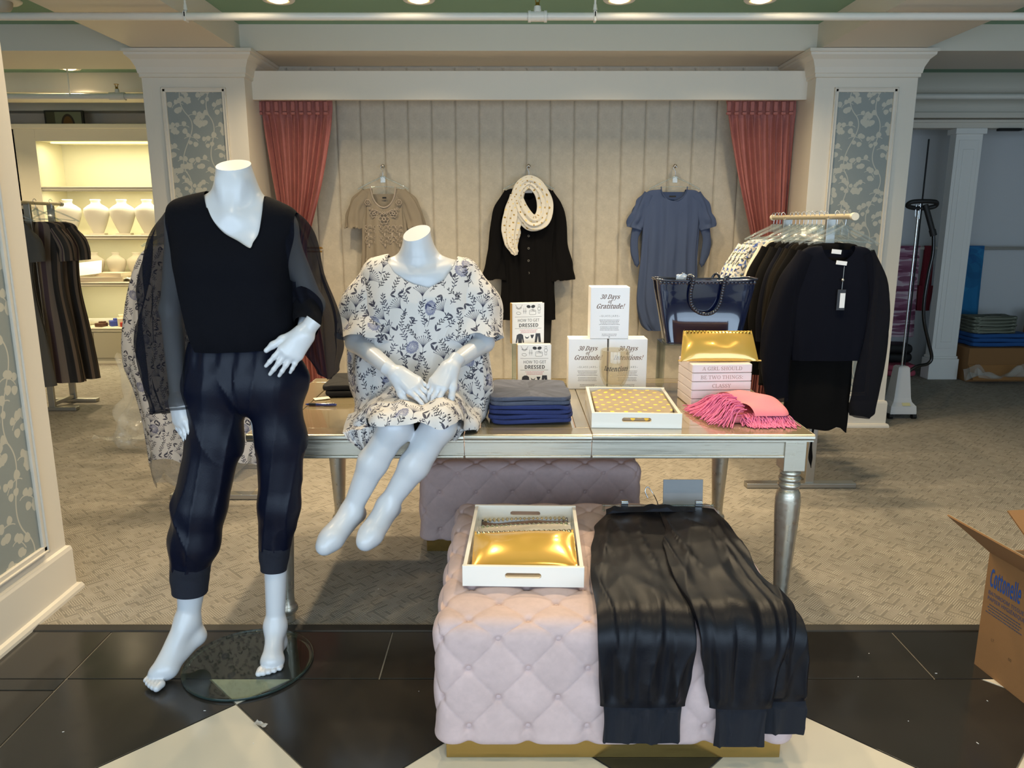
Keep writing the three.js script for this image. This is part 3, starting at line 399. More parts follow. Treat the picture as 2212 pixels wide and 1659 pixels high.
// ---- standing mannequin
{
  const t = thing('mannequin', 'standing headless white mannequin in a navy sheer-sleeved blouse and satin joggers', 'mannequin', [-0.9, 0, -2.357]);
  const B = [
    cone(K(-0.857, 1.72, 2.43), K(-0.855, 1.575, 2.445), 0.05, 0.053, 0.03), cone(K(-0.855, 1.575, 2.445), K(-0.86, 1.50, 2.455), 0.053, 0.075, 0.05),
    cone(K(-0.87, 1.545, 2.46), K(-1.02, 1.492, 2.455), 0.036, 0.05, 0.05), cone(K(-0.845, 1.54, 2.46), K(-0.73, 1.475, 2.455), 0.036, 0.048, 0.05),
    cone(K(-0.872, 1.492, 2.387), K(-0.915, 1.5, 2.408), 0.01, 0.006, 0.02), cone(K(-0.84, 1.49, 2.387), K(-0.79, 1.497, 2.408), 0.01, 0.006, 0.02), cone(K(-0.885, 1.6, 2.4), K(-0.862, 1.505, 2.385), 0.008, 0.009, 0.03), cone(K(-0.83, 1.6, 2.4), K(-0.846, 1.505, 2.385), 0.008, 0.009, 0.03),
    cone(K(-0.96, 1.44, 2.45), K(-0.79, 1.43, 2.45), 0.088, 0.088, 0.05), cone(K(-0.965, 1.36, 2.445), K(-0.80, 1.355, 2.445), 0.088, 0.088, 0.05),
    cone(K(-0.958, 1.365, 2.38), K(-0.955, 1.36, 2.375), 0.056, 0.056, 0.05), cone(K(-0.80, 1.355, 2.38), K(-0.80, 1.35, 2.375), 0.056, 0.056, 0.05),
    cone(K(-0.885, 1.34, 2.45), K(-0.89, 1.18, 2.455), 0.105, 0.085, 0.05, 0.85), cone(K(-0.92, 1.17, 2.455), K(-0.85, 1.17, 2.455), 0.075, 0.075, 0.05), cone(K(-0.93, 1.0, 2.455), K(-0.80, 1.0, 2.455), 0.1, 0.1, 0.06),
    cone(K(-0.955, 0.95, 2.455), K(-1.03, 0.56, 2.36), 0.085, 0.056, 0.03), cone(K(-1.03, 0.56, 2.36), K(-1.068, 0.36, 2.375), 0.054, 0.054, 0.02), cone(K(-1.068, 0.36, 2.375), K(-1.095, 0.165, 2.365), 0.054, 0.034, 0.02),
    cone(K(-1.095, 0.165, 2.365), K(-1.078, 0.095, 2.375), 0.034, 0.03, 0.02), cone(K(-1.078, 0.098, 2.37), K(-1.135, 0.045, 2.265), 0.03, 0.03, 0.02), cone(K(-1.1, 0.16, 2.35), K(-1.145, 0.045, 2.255), 0.034, 0.03, 0.03), cone(K(-1.127, 0.04, 2.262), K(-1.165, 0.032, 2.245), 0.026, 0.024, 0.02),
    ...toes(K(-1.158, 0.022, 2.23), [-0.3, -0.12, 0.94], [-0.93, 0.05, -0.2], 0.0138),
    cone(K(-0.79, 0.95, 2.455), K(-0.775, 0.55, 2.42), 0.082, 0.054, 0.03), cone(K(-0.775, 0.55, 2.42), K(-0.806, 0.38, 2.43), 0.048, 0.04, 0.02), cone(K(-0.806, 0.38, 2.43), K(-0.817, 0.12, 2.41), 0.04, 0.031, 0.02),
    cone(K(-0.817, 0.12, 2.41), K(-0.82, 0.042, 2.425), 0.033, 0.031, 0.02), cone(K(-0.82, 0.042, 2.42), K(-0.808, 0.036, 2.32), 0.03, 0.026, 0.02), cone(K(-0.817, 0.11, 2.40), K(-0.806, 0.036, 2.315), 0.032, 0.025, 0.03), cone(K(-0.822, 0.032, 2.32), K(-0.79, 0.032, 2.325), 0.021, 0.021, 0.02),
    ...toes(K(-0.806, 0.021, 2.304), [0, -0.05, 1], [1, 0, -0.05], 0.0125),
    cone(K(-1.035, 1.475, 2.455), K(-1.115, 1.2, 2.50), 0.05, 0.036, 0.04), cone(K(-1.115, 1.2, 2.5), K(-1.078, 0.925, 2.405), 0.037, 0.026, 0.02),
    cone(K(-0.735, 1.455, 2.455), K(-0.655, 1.215, 2.51), 0.048, 0.036, 0.04), cone(K(-0.655, 1.215, 2.51), K(-0.64, 1.145, 2.345), 0.037, 0.026, 0.02),
  ];
  const f = blend(B), cp = K(-0.857, 1.648, 2.43), cn = [0, 0.93, 0.36];
  const body = cut(mesher(f, [-1.26, -0.01, -2.62], [-0.57, 1.74, -2.12], 0.0065), capCut(cp, cn));
  const hL = hand(K(-1.078, 0.925, 2.405), [0.16, -0.92, 0.30], [-0.55, 0.1, 0.8], { side: -1, curl: [0.18, 0.2, 0.25, 0.3], thumb: [0.45, 0.35] });
  const hR = hand(K(-0.64, 1.145, 2.345), [-0.56, -0.76, 0.28], [0.25, 0.15, 0.95], { side: 1, curl: [0.14, 0.16, 0.18, 0.2], thumb: [0.55, 0.1], spread: 1.1 });
  wpart(t, 'body', merge([body, capDisc(f, cp, cn, 0.09), hL, hR]), shellWhite);
  // glass base
  const glassB = mat('#c9d6d0', 0.03, { transmission: 1, thickness: 0, ior: 1.52 }), rimB = mat('#2c3a36', 0.12, { clearcoat: 1 });
  const gb = part(t, 'glass_base', lathe([[0.0001, 0.0125], [0.211, 0.0125], [0.2145, 0.0105]], 72), glassB, 'round clear glass base plate'); part(gb, 'bevelled_rim', lathe([[0.2145, 0.0105], [0.215, 0.009], [0.215, 0.004], [0.2135, 0.0015], [0.2, 0.001]], 72), rimB);
  part(t, 'calf_rod', rod([0.09, 0.01, -0.115], [0.09, 0.3, -0.105], 0.005), C.chrome);
  // blouse
  const navy = mat('#07080f', 0.9, { specularIntensity: 0.3, bumpMap: T.fabric, bumpScale: 0.0006 });
  const chiffon = mat('#0b0d18', 0.85, { transparent: true, opacity: 0.7, specularIntensity: 0.3 });
  const Q = [cone(K(-0.875, 1.545, 2.46), K(-1.03, 1.498, 2.455), 0.046, 0.054, 0.05), cone(K(-0.845, 1.54, 2.46), K(-0.72, 1.478, 2.455), 0.046, 0.052, 0.05), cone(K(-0.975, 1.44, 2.45), K(-0.775, 1.43, 2.45), 0.096, 0.096, 0.05), cone(K(-0.965, 1.36, 2.445), K(-0.79, 1.355, 2.445), 0.098, 0.098, 0.05), cone(K(-0.958, 1.36, 2.38), K(-0.80, 1.35, 2.38), 0.064, 0.064, 0.05), cone(K(-0.95, 1.28, 2.445), K(-0.81, 1.28, 2.445), 0.105, 0.105, 0.06), cone(K(-0.955, 1.2, 2.44), K(-0.815, 1.2, 2.44), 0.112, 0.112, 0.06), cone(K(-0.955, 1.13, 2.435), K(-0.835, 1.13, 2.435), 0.108, 0.105, 0.05), cone(K(-0.80, 1.19, 2.42), K(-0.74, 1.16, 2.42), 0.07, 0.04, 0.05)], qb = blend(Q);
  const fb = (x, y, z) => qb(x, y, z) - 0.0035 * ridge(noise(x * 13, y * 5, z * 9)) * smoothstep(1.45 - y, 0, 0.25) - 0.003 * Math.sin(70 * (x + 0.6 * z)) * smoothstep(1.2 - y, 0, 0.09);
  const NL = [[1.60, -0.957], [1.576, -0.954], [1.52, -0.931], [1.479, -0.905], [1.445, -0.871], [1.422, -0.828], [1.40, -0.787]], NR = [[1.60, -0.771], [1.555, -0.767], [1.493, -0.759], [1.445, -0.764], [1.418, -0.777], [1.40, -0.787]];
  const ip = (L, y) => { for (let k = 0; k + 1 < L.length; k++) if (y <= L[k][0] && y >= L[k + 1][0]) return lerp(L[k + 1][1], L[k][1], (y - L[k + 1][0]) / (L[k][0] - L[k + 1][0])); return y > L[0][0] ? L[0][1] : NaN; };
  let bl = mesher(fb, [-1.2, 1.0, -2.64], [-0.58, 1.64, -2.2], 0.0065);
  bl = cut(bl, (x, y, z) => { const a = ip(NL, y), b = ip(NR, y); if (z > -2.475) { if (isNaN(a)) return 0.02; return Math.max(a - x, x - b); } return Math.max(1.57 - y, Math.max(-0.957 - x, x + 0.771)); });
  bl = cut(bl, (x, y) => x + 1.052 + 0.018 * smoothstep(y, 1.36, 1.47) - 0.25 * Math.max(0, 1.42 - y) ** 1.2); bl = cut(bl, (x, y) => -0.695 + 0.02 * smoothstep(y, 1.34, 1.46) - x + (y < 1.3 ? (1.3 - y) * 0.7 : 0)); bl = cut(bl, (x, y) => y - 1.082 - 0.004 * noise(x * 20, 3));
  const blouse = wpart(t, 'blouse', uvBox(bl), navy, 'navy black V-neck blouse');
  const neckband = []; { const pts = []; const sf = (x, y) => { let z = -2.2; for (let k = 0; k < 200; k++, z -= 0.0015) if (fb(x, y, z) < 0) return z + 0.001; return -2.4; }; for (const [y, x] of NL.slice(2)) pts.push([x, y, sf(x, y)]); for (const [y, x] of NR.slice(1, -1).reverse()) pts.push([x, y, sf(x, y)]); neckband.push(tube(pts, 0.0028, 90, 6)); }
  wpart(blouse, 'neck_binding', merge(neckband), navy);
  const sl = limb([[...K(-1.015, 1.515, 2.455), 0.052, 0.06], [...K(-1.085, 1.4, 2.465), 0.062, 0.075], [...K(-1.112, 1.24, 2.475), 0.08, 0.085], [...K(-1.122, 1.1, 2.455), 0.09, 0.085], [...K(-1.112, 0.98, 2.425), 0.08, 0.08], [...K(-1.09, 0.885, 2.395), 0.066, 0.067]], { fold: 0.016, freq: 8, nu: 110, nv: 70, sd: 2 });
  wpart(blouse, 'sleeve', sl, chiffon, 'sheer navy chiffon sleeve');
  const sr = limb([[...K(-0.775, 1.5, 2.458), 0.062, 0.068], [...K(-0.705, 1.43, 2.465), 0.066, 0.078], [...K(-0.668, 1.29, 2.48), 0.058, 0.08], [...K(-0.638, 1.18, 2.49), 0.063, 0.08], [...K(-0.622, 1.08, 2.48), 0.056, 0.055], [...K(-0.607, 1.0, 2.47), 0.03, 0.03], [...K(-0.602, 0.972, 2.465), 0.006, 0.008]], { fold: 0.015, freq: 7, nu: 110, nv: 70, sd: 5 });
  wpart(blouse, 'sleeve', sr, chiffon);
  wpart(blouse, 'sleeve_lining', limb([[...K(-0.69, 1.235, 2.475), 0.05, 0.055], [...K(-0.66, 1.215, 2.455), 0.045, 0.05], [...K(-0.645, 1.18, 2.4), 0.042, 0.045], [...K(-0.642, 1.158, 2.365), 0.038, 0.042]], { fold: 0.004 }), navy);
  wpart(blouse, 'cuff', limb([[...K(-1.0905, 0.888, 2.396), 0.0665, 0.0675], [...K(-1.0895, 0.88, 2.394), 0.066, 0.067]], { fold: 0.016, freq: 8, nu: 72, nv: 2, sd: 2 }), chiffon);
  // satin joggers
  const satin = mat('#0a0e1e', 0.4, { specularIntensity: 0.4, bumpMap: T.fabric, bumpScale: 0.0003 }), rib = mat('#0f1322', 0.8, { bumpMap: T.fabric, bumpScale: 0.001 });
  const J = [cone(K(-0.95, 1.06, 2.45), K(-0.815, 1.06, 2.45), 0.098, 0.098, 0.05), cone(K(-0.95, 0.97, 2.45), K(-0.785, 0.97, 2.45), 0.112, 0.112, 0.05), cone(K(-0.967, 0.93, 2.44), K(-0.978, 0.78, 2.42), 0.092, 0.08, 0.025), cone(K(-0.978, 0.78, 2.42), K(-1.026, 0.56, 2.365), 0.08, 0.073, 0.03), cone(K(-1.026, 0.56, 2.365), K(-1.052, 0.45, 2.36), 0.073, 0.071, 0.03), cone(K(-1.052, 0.45, 2.36), K(-1.07, 0.37, 2.36), 0.071, 0.061, 0.03), cone(K(-0.782, 0.93, 2.45), K(-0.768, 0.78, 2.44), 0.088, 0.072, 0.025), cone(K(-0.768, 0.78, 2.44), K(-0.782, 0.55, 2.42), 0.072, 0.058, 0.03), cone(K(-0.782, 0.55, 2.42), K(-0.806, 0.405, 2.425), 0.058, 0.05, 0.03)], jb = blend(J);
  const fj = (x, y, z) => { const L = x < -0.873, sx = L ? x + 1.0 : x + 0.78, k = smoothstep(1.06 - y, 0, 0.1), bag = Math.exp(-(((y - (L ? 0.42 : 0.45)) / 0.05) ** 2)); return jb(x, y, z) - 0.009 * k * (ridge(noise(sx * 10 + y * 4.5, y * 1.3 - sx * 2.5, z * 4 + (L ? 0 : 7))) ** 3 - 0.25) - 0.006 * k * ridge(noise(sx * 20 - y * 4, y * 1.6, z * 6 + 3)) ** 3 - 0.002 * bag * Math.sin(60 * sx + 40 * z) - 0.003 * Math.sin(110 * x + 40 * z) * smoothstep(y, 1.0, 1.06); };
  let tr = mesher(fj, [-1.2, 0.28, -2.62], [-0.62, 1.12, -2.2], 0.0065); tr = cut(tr, (x, y, z) => (x < -0.9 ? y - 0.358 - 0.1 * (x + 1.07) : y - 0.4)); tr = cut(tr, (x, y) => 1.1 - y);
  const pants = wpart(t, 'joggers', uvBox(tr), satin, 'navy satin joggers');
  wpart(pants, 'ribbed_cuff', limb([[...K(-1.068, 0.37, 2.36), 0.064, 0.066], [...K(-1.074, 0.33, 2.36), 0.062, 0.063], [...K(-1.08, 0.268, 2.36), 0.058, 0.058]], { fold: 0.001, nu: 40 }), rib); wpart(pants, 'ribbed_cuff', limb([[...K(-0.805, 0.41, 2.425), 0.053, 0.056], [...K(-0.81, 0.37, 2.425), 0.05, 0.053], [...K(-0.814, 0.318, 2.42), 0.044, 0.048]], { fold: 0.001, nu: 40 }), rib);
}
// ---- floral print
const floralTex = canvasTex(1024, 1024, (g, W) => {
  g.fillStyle = '#efebe6'; g.fillRect(0, 0, W, W); let s = 99; const R = () => { s = (s * 16807) % 2147483647; return s / 2147483647; }, INK = ['#23243a', '#2d2e47', '#1f2030', '#4b4a58'];
  const wrap = (x, y, a, f) => { for (const dx of [-W, 0, W]) for (const dy of [-W, 0, W]) { g.save(); g.translate(x + dx, y + dy); g.rotate(a); f(); g.restore(); } };
  const leaf = (x, y, a, l, w) => { g.save(); g.translate(x, y); g.rotate(a); g.beginPath(); g.moveTo(0, 0); g.quadraticCurveTo(l * 0.5, -w, l, 0); g.quadraticCurveTo(l * 0.5, w, 0, 0); g.fill(); g.restore(); };
  const sprig = (x, y, a, k) => { const c = INK[k % 3], n = 3 + (k % 3); wrap(x, y, a, () => { g.strokeStyle = g.fillStyle = c; g.lineWidth = 3; g.beginPath(); g.moveTo(0, 0); g.quadraticCurveTo(12, -50, 4, -24 * n); g.stroke(); for (let i = 1; i <= n; i++) { const q = 22 + 14 * hsh(i, k, 2); leaf(6, -25 * i, -0.9 + 0.5 * hsh(k, i, 4), q, 7.5); if (hsh(k, i, 9) > 0.2) leaf(6, -25 * i + 9, -2.3 - 0.5 * hsh(i, k, 6), q, 7.5); if (hsh(k, i, 12) > 0.7) { g.beginPath(); g.arc(18, -25 * i + 10, 5, 0, 7); g.fill(); } } leaf(4, -24 * n, -1.57, 26, 7); }); };
  const umbel = (x, y, a) => wrap(x, y, a, () => { g.strokeStyle = g.fillStyle = INK[1]; g.lineWidth = 2.5; for (let i = -4; i <= 4; i++) { g.beginPath(); g.moveTo(0, 0); g.quadraticCurveTo(i * 5, -40, i * 15, -84 + Math.abs(i) * 5); g.stroke(); leaf(i * 15, -84 + Math.abs(i) * 5, -1.57 + i * 0.2, 17, 6); } g.beginPath(); g.moveTo(0, 0); g.lineTo(0, 70); g.stroke(); leaf(0, 40, -0.5, 34, 9); leaf(0, 52, -2.6, 34, 9); });
  const bloom = (x, y, a) => wrap(x, y, a, () => { g.strokeStyle = '#4f5688'; g.lineWidth = 3; for (let i = 0; i < 130; i++) { const t = i * 2.4, r = 52 * Math.sqrt(i / 130); g.beginPath(); g.moveTo(Math.cos(t) * r * 0.75, Math.sin(t) * r); g.lineTo(Math.cos(t + 0.15) * (r + 13) * 0.75, Math.sin(t + 0.15) * (r + 13)); g.stroke(); } g.strokeStyle = INK[0]; g.beginPath(); g.moveTo(0, 60); g.quadraticCurveTo(10, 100, -6, 150); g.stroke(); g.fillStyle = INK[3]; leaf(4, 90, -0.5, 52, 17); leaf(0, 110, -2.7, 52, 17); });
  const pair = (x, y, a) => wrap(x, y, a, () => { g.fillStyle = INK[3]; leaf(0, 0, -0.4, 56, 18); leaf(0, 0, 0.7, 48, 16); });
  const spots = []; for (let i = 0; i < 10; i++) for (let j = 0; j < 10; j++) spots.push([(i + 0.5 + (j % 2) * 0.5) * W / 10 + (R() - 0.5) * 45, (j + 0.5) * W / 10 + (R() - 0.5) * 45]);
  spots.forEach(([x, y], k) => { const m = (k * 7) % 17, a = (R() - 0.5) * 1.8; if (m === 0) bloom(x, y, a); else if (m === 2 || m === 8 || m === 13) umbel(x, y, a); else if (m === 4) pair(x, y, a * 3); else sprig(x, y + 50, a, k); if (k % 3 === 0) pair(x + 60, y - 30, a * 4); });
});
floralTex.repeat.set(1 / 0.46, 1 / 0.46);
const floral = mat('#dedcdb', 0.75, { map: floralTex, bumpMap: T.fabric, bumpScale: 0.0004 });
// ---- seated mannequin
{
  const t = thing('mannequin', 'seated headless white mannequin on the table edge in a white floral dress', 'mannequin', [-0.34, 0.744, -2.85]);
  const B = [
    cone(K(-0.352, 1.52, 2.85), K(-0.346, 1.36, 2.87), 0.049, 0.051, 0.03), cone(K(-0.346, 1.36, 2.87), K(-0.345, 1.29, 2.88), 0.051, 0.07, 0.05), cone(K(-0.36, 1.335, 2.885), K(-0.5, 1.29, 2.88), 0.034, 0.046, 0.05), cone(K(-0.33, 1.335, 2.885), K(-0.19, 1.285, 2.88), 0.034, 0.046, 0.05),
    cone(K(-0.36, 1.288, 2.81), K(-0.46, 1.315, 2.84), 0.011, 0.012, 0.022), cone(K(-0.33, 1.288, 2.81), K(-0.23, 1.312, 2.84), 0.011, 0.012, 0.022), cone(K(-0.43, 1.235, 2.875), K(-0.26, 1.235, 2.875), 0.085, 0.085, 0.05), cone(K(-0.42, 1.15, 2.81), K(-0.42, 1.148, 2.808), 0.055, 0.055, 0.05), cone(K(-0.27, 1.15, 2.81), K(-0.27, 1.148, 2.808), 0.055, 0.055, 0.05), cone(K(-0.42, 1.15, 2.87), K(-0.27, 1.15, 2.87), 0.085, 0.085, 0.05), cone(K(-0.345, 1.13, 2.87), K(-0.345, 0.97, 2.88), 0.1, 0.085, 0.05), cone(K(-0.40, 0.86, 2.88), K(-0.29, 0.86, 2.88), 0.105, 0.105, 0.06),
    cone(K(-0.42, 0.84, 2.85), K(-0.395, 0.8, 2.5), 0.078, 0.055, 0.04), cone(K(-0.395, 0.8, 2.5), K(-0.478, 0.67, 2.515), 0.051, 0.051, 0.03), cone(K(-0.478, 0.67, 2.515), K(-0.562, 0.49, 2.51), 0.05, 0.032, 0.02), cone(K(-0.555, 0.485, 2.515), K(-0.55, 0.47, 2.55), 0.034, 0.03, 0.02), cone(K(-0.55, 0.47, 2.545), K(-0.61, 0.425, 2.44), 0.03, 0.034, 0.02), cone(K(-0.562, 0.49, 2.5), K(-0.62, 0.425, 2.425), 0.034, 0.036, 0.03), cone(K(-0.612, 0.425, 2.43), K(-0.632, 0.408, 2.405), 0.036, 0.03, 0.02),
    cone(K(-0.27, 0.84, 2.85), K(-0.245, 0.805, 2.5), 0.078, 0.055, 0.04), cone(K(-0.245, 0.805, 2.5), K(-0.335, 0.66, 2.515), 0.051, 0.051, 0.03), cone(K(-0.335, 0.66, 2.515), K(-0.433, 0.515, 2.51), 0.05, 0.032, 0.02), cone(K(-0.43, 0.51, 2.515), K(-0.425, 0.49, 2.55), 0.034, 0.029, 0.02), cone(K(-0.425, 0.49, 2.545), K(-0.475, 0.44, 2.44), 0.03, 0.034, 0.02), cone(K(-0.433, 0.515, 2.5), K(-0.485, 0.44, 2.425), 0.034, 0.036, 0.03), cone(K(-0.48, 0.438, 2.43), K(-0.494, 0.424, 2.405), 0.036, 0.03, 0.02),
    cone(K(-0.515, 1.275, 2.88), K(-0.575, 1.045, 2.79), 0.046, 0.037, 0.04), cone(K(-0.575, 1.045, 2.79), K(-0.40, 0.968, 2.58), 0.038, 0.024, 0.02), cone(K(-0.175, 1.275, 2.88), K(-0.105, 1.045, 2.79), 0.046, 0.037, 0.04), cone(K(-0.105, 1.045, 2.79), K(-0.218, 0.988, 2.6), 0.038, 0.024, 0.02),
  ];
  const f = blend(B), cp = K(-0.35, 1.44, 2.86), cn = [-0.2, 0.86, 0.47], body = cut(mesher(f, [-0.72, 0.35, -3.03], [-0.03, 1.56, -2.33], 0.0065), capCut(cp, cn));
  const hL = hand(K(-0.40, 0.968, 2.58), [0.8, -0.42, 0.42], [0.1, 0.8, 0.6], { side: 1, curl: [0.2, 0.5, 0.55, 0.55], thumb: [0.5, 0.3], scale: 1.06 }), hR = hand(K(-0.21, 0.988, 2.6), [-0.5, -0.62, 0.6], [-0.25, 0.65, 0.72], { side: -1, curl: [0.3, 0.4, 0.45, 0.5], thumb: [0.5, 0.3], scale: 1.06 });
  wpart(t, 'body', merge([body, capDisc(f, cp, cn, 0.09), hL, hR]), shellWhite);
  const Q = [cone(K(-0.5, 1.29, 2.88), K(-0.36, 1.33, 2.885), 0.056, 0.046, 0.05), cone(K(-0.19, 1.285, 2.88), K(-0.33, 1.33, 2.885), 0.056, 0.046, 0.05), cone(K(-0.46, 1.235, 2.87), K(-0.235, 1.235, 2.87), 0.095, 0.095, 0.06), cone(K(-0.45, 1.14, 2.845), K(-0.24, 1.14, 2.845), 0.112, 0.112, 0.06), cone(K(-0.47, 1.0, 2.85), K(-0.21, 1.0, 2.85), 0.12, 0.12, 0.07), cone(K(-0.48, 0.88, 2.84), K(-0.2, 0.88, 2.84), 0.125, 0.125, 0.07), cone(K(-0.43, 0.835, 2.82), K(-0.405, 0.805, 2.455), 0.088, 0.07, 0.05), cone(K(-0.25, 0.835, 2.82), K(-0.24, 0.81, 2.455), 0.088, 0.07, 0.05), cone(K(-0.335, 0.82, 2.82), K(-0.325, 0.8, 2.455), 0.08, 0.06, 0.06), cone(K(-0.535, 1.0, 2.84), K(-0.525, 0.8, 2.76), 0.055, 0.045, 0.05), cone(K(-0.16, 1.0, 2.84), K(-0.165, 0.8, 2.80), 0.055, 0.045, 0.05), cone(K(-0.54, 0.78, 2.84), K(-0.535, 0.77, 2.63), 0.045, 0.035, 0.05), cone(K(-0.14, 0.775, 2.9), K(-0.155, 0.77, 2.64), 0.045, 0.035, 0.05)], qb = blend(Q);
  const fold = (x, y, z) => { const k = smoothstep(1.24 - y, 0, 0.25); return k * (0.007 * Math.sin(50 * x + 6 * noise(x * 3, y * 3, z * 3)) + 0.012 * (ridge(noise(x * 13, y * 2.2, z * 5)) ** 3 - 0.3)) + 0.003 * ridge(noise(x * 20, y * 12, z * 14)); };
  const fd = (x, y, z) => qb(x, y, z) - fold(x, y, z), NK = [[-0.462, 1.36], [-0.459, 1.343], [-0.428, 1.299], [-0.39, 1.275], [-0.358, 1.26], [-0.299, 1.246], [-0.243, 1.276], [-0.205, 1.334], [-0.2, 1.36]];
  const nk = (x) => { if (x < -0.462 || x > -0.2) return 9; for (let k = 0; k + 1 < NK.length; k++) if (x <= NK[k + 1][0]) return lerp(NK[k][1], NK[k + 1][1], (x - NK[k][0]) / (NK[k + 1][0] - NK[k][0])); return 9; };
  let dr = mesher(fd, [-0.7, 0.7, -3.1], [-0.02, 1.42, -2.36], 0.0065);
  dr = cut(dr, (x, y, z) => z > -2.88 ? (x < -0.47 || x > -0.19 ? 0.02 : clamp(nk(x) - y, -0.05, 0.05)) : Math.max(1.325 - y, Math.max(-0.46 - x, x + 0.2)));
  dr = cut(dr, (x, y, z) => z > -2.62 ? y - 0.748 - 0.085 * smoothstep(z, -2.62, -2.46) - 0.008 * Math.sin(x * 34) - 0.006 * noise(x * 30, z * 20) : y - 0.7475);
  const dress = wpart(t, 'floral_dress', uvBox(dr), floral, 'white kaftan dress with a navy floral print');
  for (const s of [-1, 1]) {
    const sx = (x) => s < 0 ? x : -0.68 - x, Sv = [cone(K(sx(-0.5), 1.29, 2.88), K(sx(-0.56), 1.17, 2.85), 0.056, 0.07, 0.05), cone(K(sx(-0.555), 1.17, 2.85), K(sx(-0.565), 1.03, 2.77), 0.07, 0.082, 0.05), cone(K(sx(-0.47), 1.17, 2.86), K(sx(-0.5), 1.05, 2.80), 0.08, 0.085, 0.05)], b = blend(Sv), a = K(sx(-0.575), 1.055, 2.79), n = [s < 0 ? -0.12 : 0.12, -0.93, 0.35];
    let g = mesher((x, y, z) => b(x, y, z) - 0.009 * Math.sin(50 * z + 30 * x + 4 * noise(x * 5, y * 5, z * 5)) * smoothstep(1.26 - y, 0, 0.15) - 0.004 * ridge(noise(x * 14, y * 6, z * 12)), [Math.min(sx(-0.7), sx(-0.36)), 0.9, -3.0], [Math.max(sx(-0.7), sx(-0.36)), 1.4, -2.64], 0.0065);
    g = cut(g, (x, y, z) => -((x - a[0]) * n[0] + (y - a[1]) * n[1] + (z - a[2]) * n[2]) + 0.005 * Math.sin(60 * x) + 0.01 * noise(x * 25, z * 25)); wpart(dress, 'sleeve', uvBox(g), floral);
  }
  const drape = (P, nu, nv, am, sd) => { const R = P.map((r) => r); return sheet((u, v) => { const t_ = v * (R.length - 1), i = Math.min(Math.floor(t_), R.length - 2), q = t_ - i, A = R[i], Bq = R[i + 1], l = [0, 1, 2].map((k) => lerp(A[k], Bq[k], q)), r = [3, 4, 5].map((k) => lerp(A[k], Bq[k], q)), w = am * Math.sin(u * 15 + sd + 2 * v) * smoothstep(v, 0.1, 0.6); return [lerp(l[0], r[0], u) + w * 0.3, lerp(l[1], r[1], u) + 0.004 * noise(u * 8, v * 6, sd), -lerp(l[2], r[2], u) + w]; }, nu, nv); };
  const dl = drape([[-0.60, 0.79, 2.72, -0.42, 0.86, 2.66], [-0.605, 0.762, 2.66, -0.42, 0.83, 2.57], [-0.595, 0.758, 2.585, -0.43, 0.80, 2.53], [-0.57, 0.73, 2.57, -0.45, 0.75, 2.535], [-0.53, 0.695, 2.57, -0.475, 0.705, 2.545]], 60, 44, 0.012, 1), dR = drape([[-0.21, 0.83, 2.60, -0.15, 0.775, 2.72], [-0.212, 0.805, 2.54, -0.165, 0.762, 2.6], [-0.21, 0.77, 2.55, -0.18, 0.755, 2.583], [-0.215, 0.735, 2.56, -0.195, 0.73, 2.58]], 30, 30, 0.008, 4);
  wpart(dress, 'hem_drape', uvBox(dl), floral); wpart(dress, 'hem_drape', uvBox(dR), floral);
}
// ---------------------------------------------------------------- things on the display table
const card = mat('#efece8', 0.55), gold = mat('#d6a94c', 0.2, { metalness: 0.35, clearcoat: 1, clearcoatRoughness: 0.04 }), stud = mat('#e0d4b4', 0.18, { metalness: 1 }), studGold = mat('#d9b35a', 0.2, { metalness: 1 }), acrylic = mat('#eef4f2', 0.03, { transmission: 1, thickness: 0, ior: 1.49 });
const script = (g, t, x, y, px, col, sk = -0.22) => { g.save(); g.translate(x, y); g.transform(0.92, 0, sk, 1.15, 0, 0); g.font = 'italic bold ' + px + 'px serif'; g.fillStyle = col; g.textAlign = 'center'; g.fillText(t, 0, 0); g.restore(); };
const printed = (w, h, draw) => mat('#ffffff', 0.5, { map: canvasTex(w, h, draw) });
const face = (w, h) => new THREE.PlaneGeometry(w, h);
const greek = (g, x, y, w, n, col, lh, seedv = 1) => { g.fillStyle = col; for (let k = 0; k < n; k++) { let c = x - w / 2 * (0.75 + 0.25 * hsh(k, seedv, 3)), e = 2 * x - c; while (c < e) { const l = 6 + 16 * hsh(Math.round(c), k, seedv); g.fillRect(c, y + k * lh, Math.min(l, e - c), lh * 0.34); c += l + 5; } } };
// gift boxes with glass jars
function giftBox(x, y, d, word, label, turn = 0) {
  const w = 0.172, h = 0.228, q = 0.1, o = thing('gift_box', label, 'box', [x, y, -d], undefined, turn);
  part(o, 'carton', rbox(w, h, q, 0.003, 0, h / 2, -q / 2), card);
  const m = part(o, 'printed_front', face(w - 0.006, h - 0.006), printed(512, 680, (g, W, H) => {
    g.fillStyle = '#efedec'; g.fillRect(0, 0, W, H); const ink = g.createLinearGradient(150, 0, 380, 0); ink.addColorStop(0, '#5e3d26'); ink.addColorStop(0.5, '#9c6c48'); ink.addColorStop(1, '#54361f');
    script(g, '30 Days', 250, 150, 74, ink); script(g, 'of', 250, 205, 56, ink); script(g, word + '!', 255, 280, 78, ink);
    g.fillStyle = '#55504d'; g.font = '32px sans-serif'; g.textAlign = 'center'; g.fillText('– G L A S S  J A R S –', W / 2, 390);
    greek(g, W / 2, 430, 300, 4, '#6b6562', 20, 2); greek(g, W / 2, 525, 290, 3, '#6b6562', 20, 5); greek(g, W / 2, 622, 250, 2, '#6b6562', 20, 8); g.beginPath(); g.arc(W / 2, 664, 8, 0, 7); g.strokeStyle = '#444'; g.lineWidth = 4; g.stroke();
  })); m.position.set(0, h / 2, 0.0008);
}
giftBox(0.337, TABLE, 3.35, 'Gratitude', 'white gift box printed Gratitude, lower one beside the books');
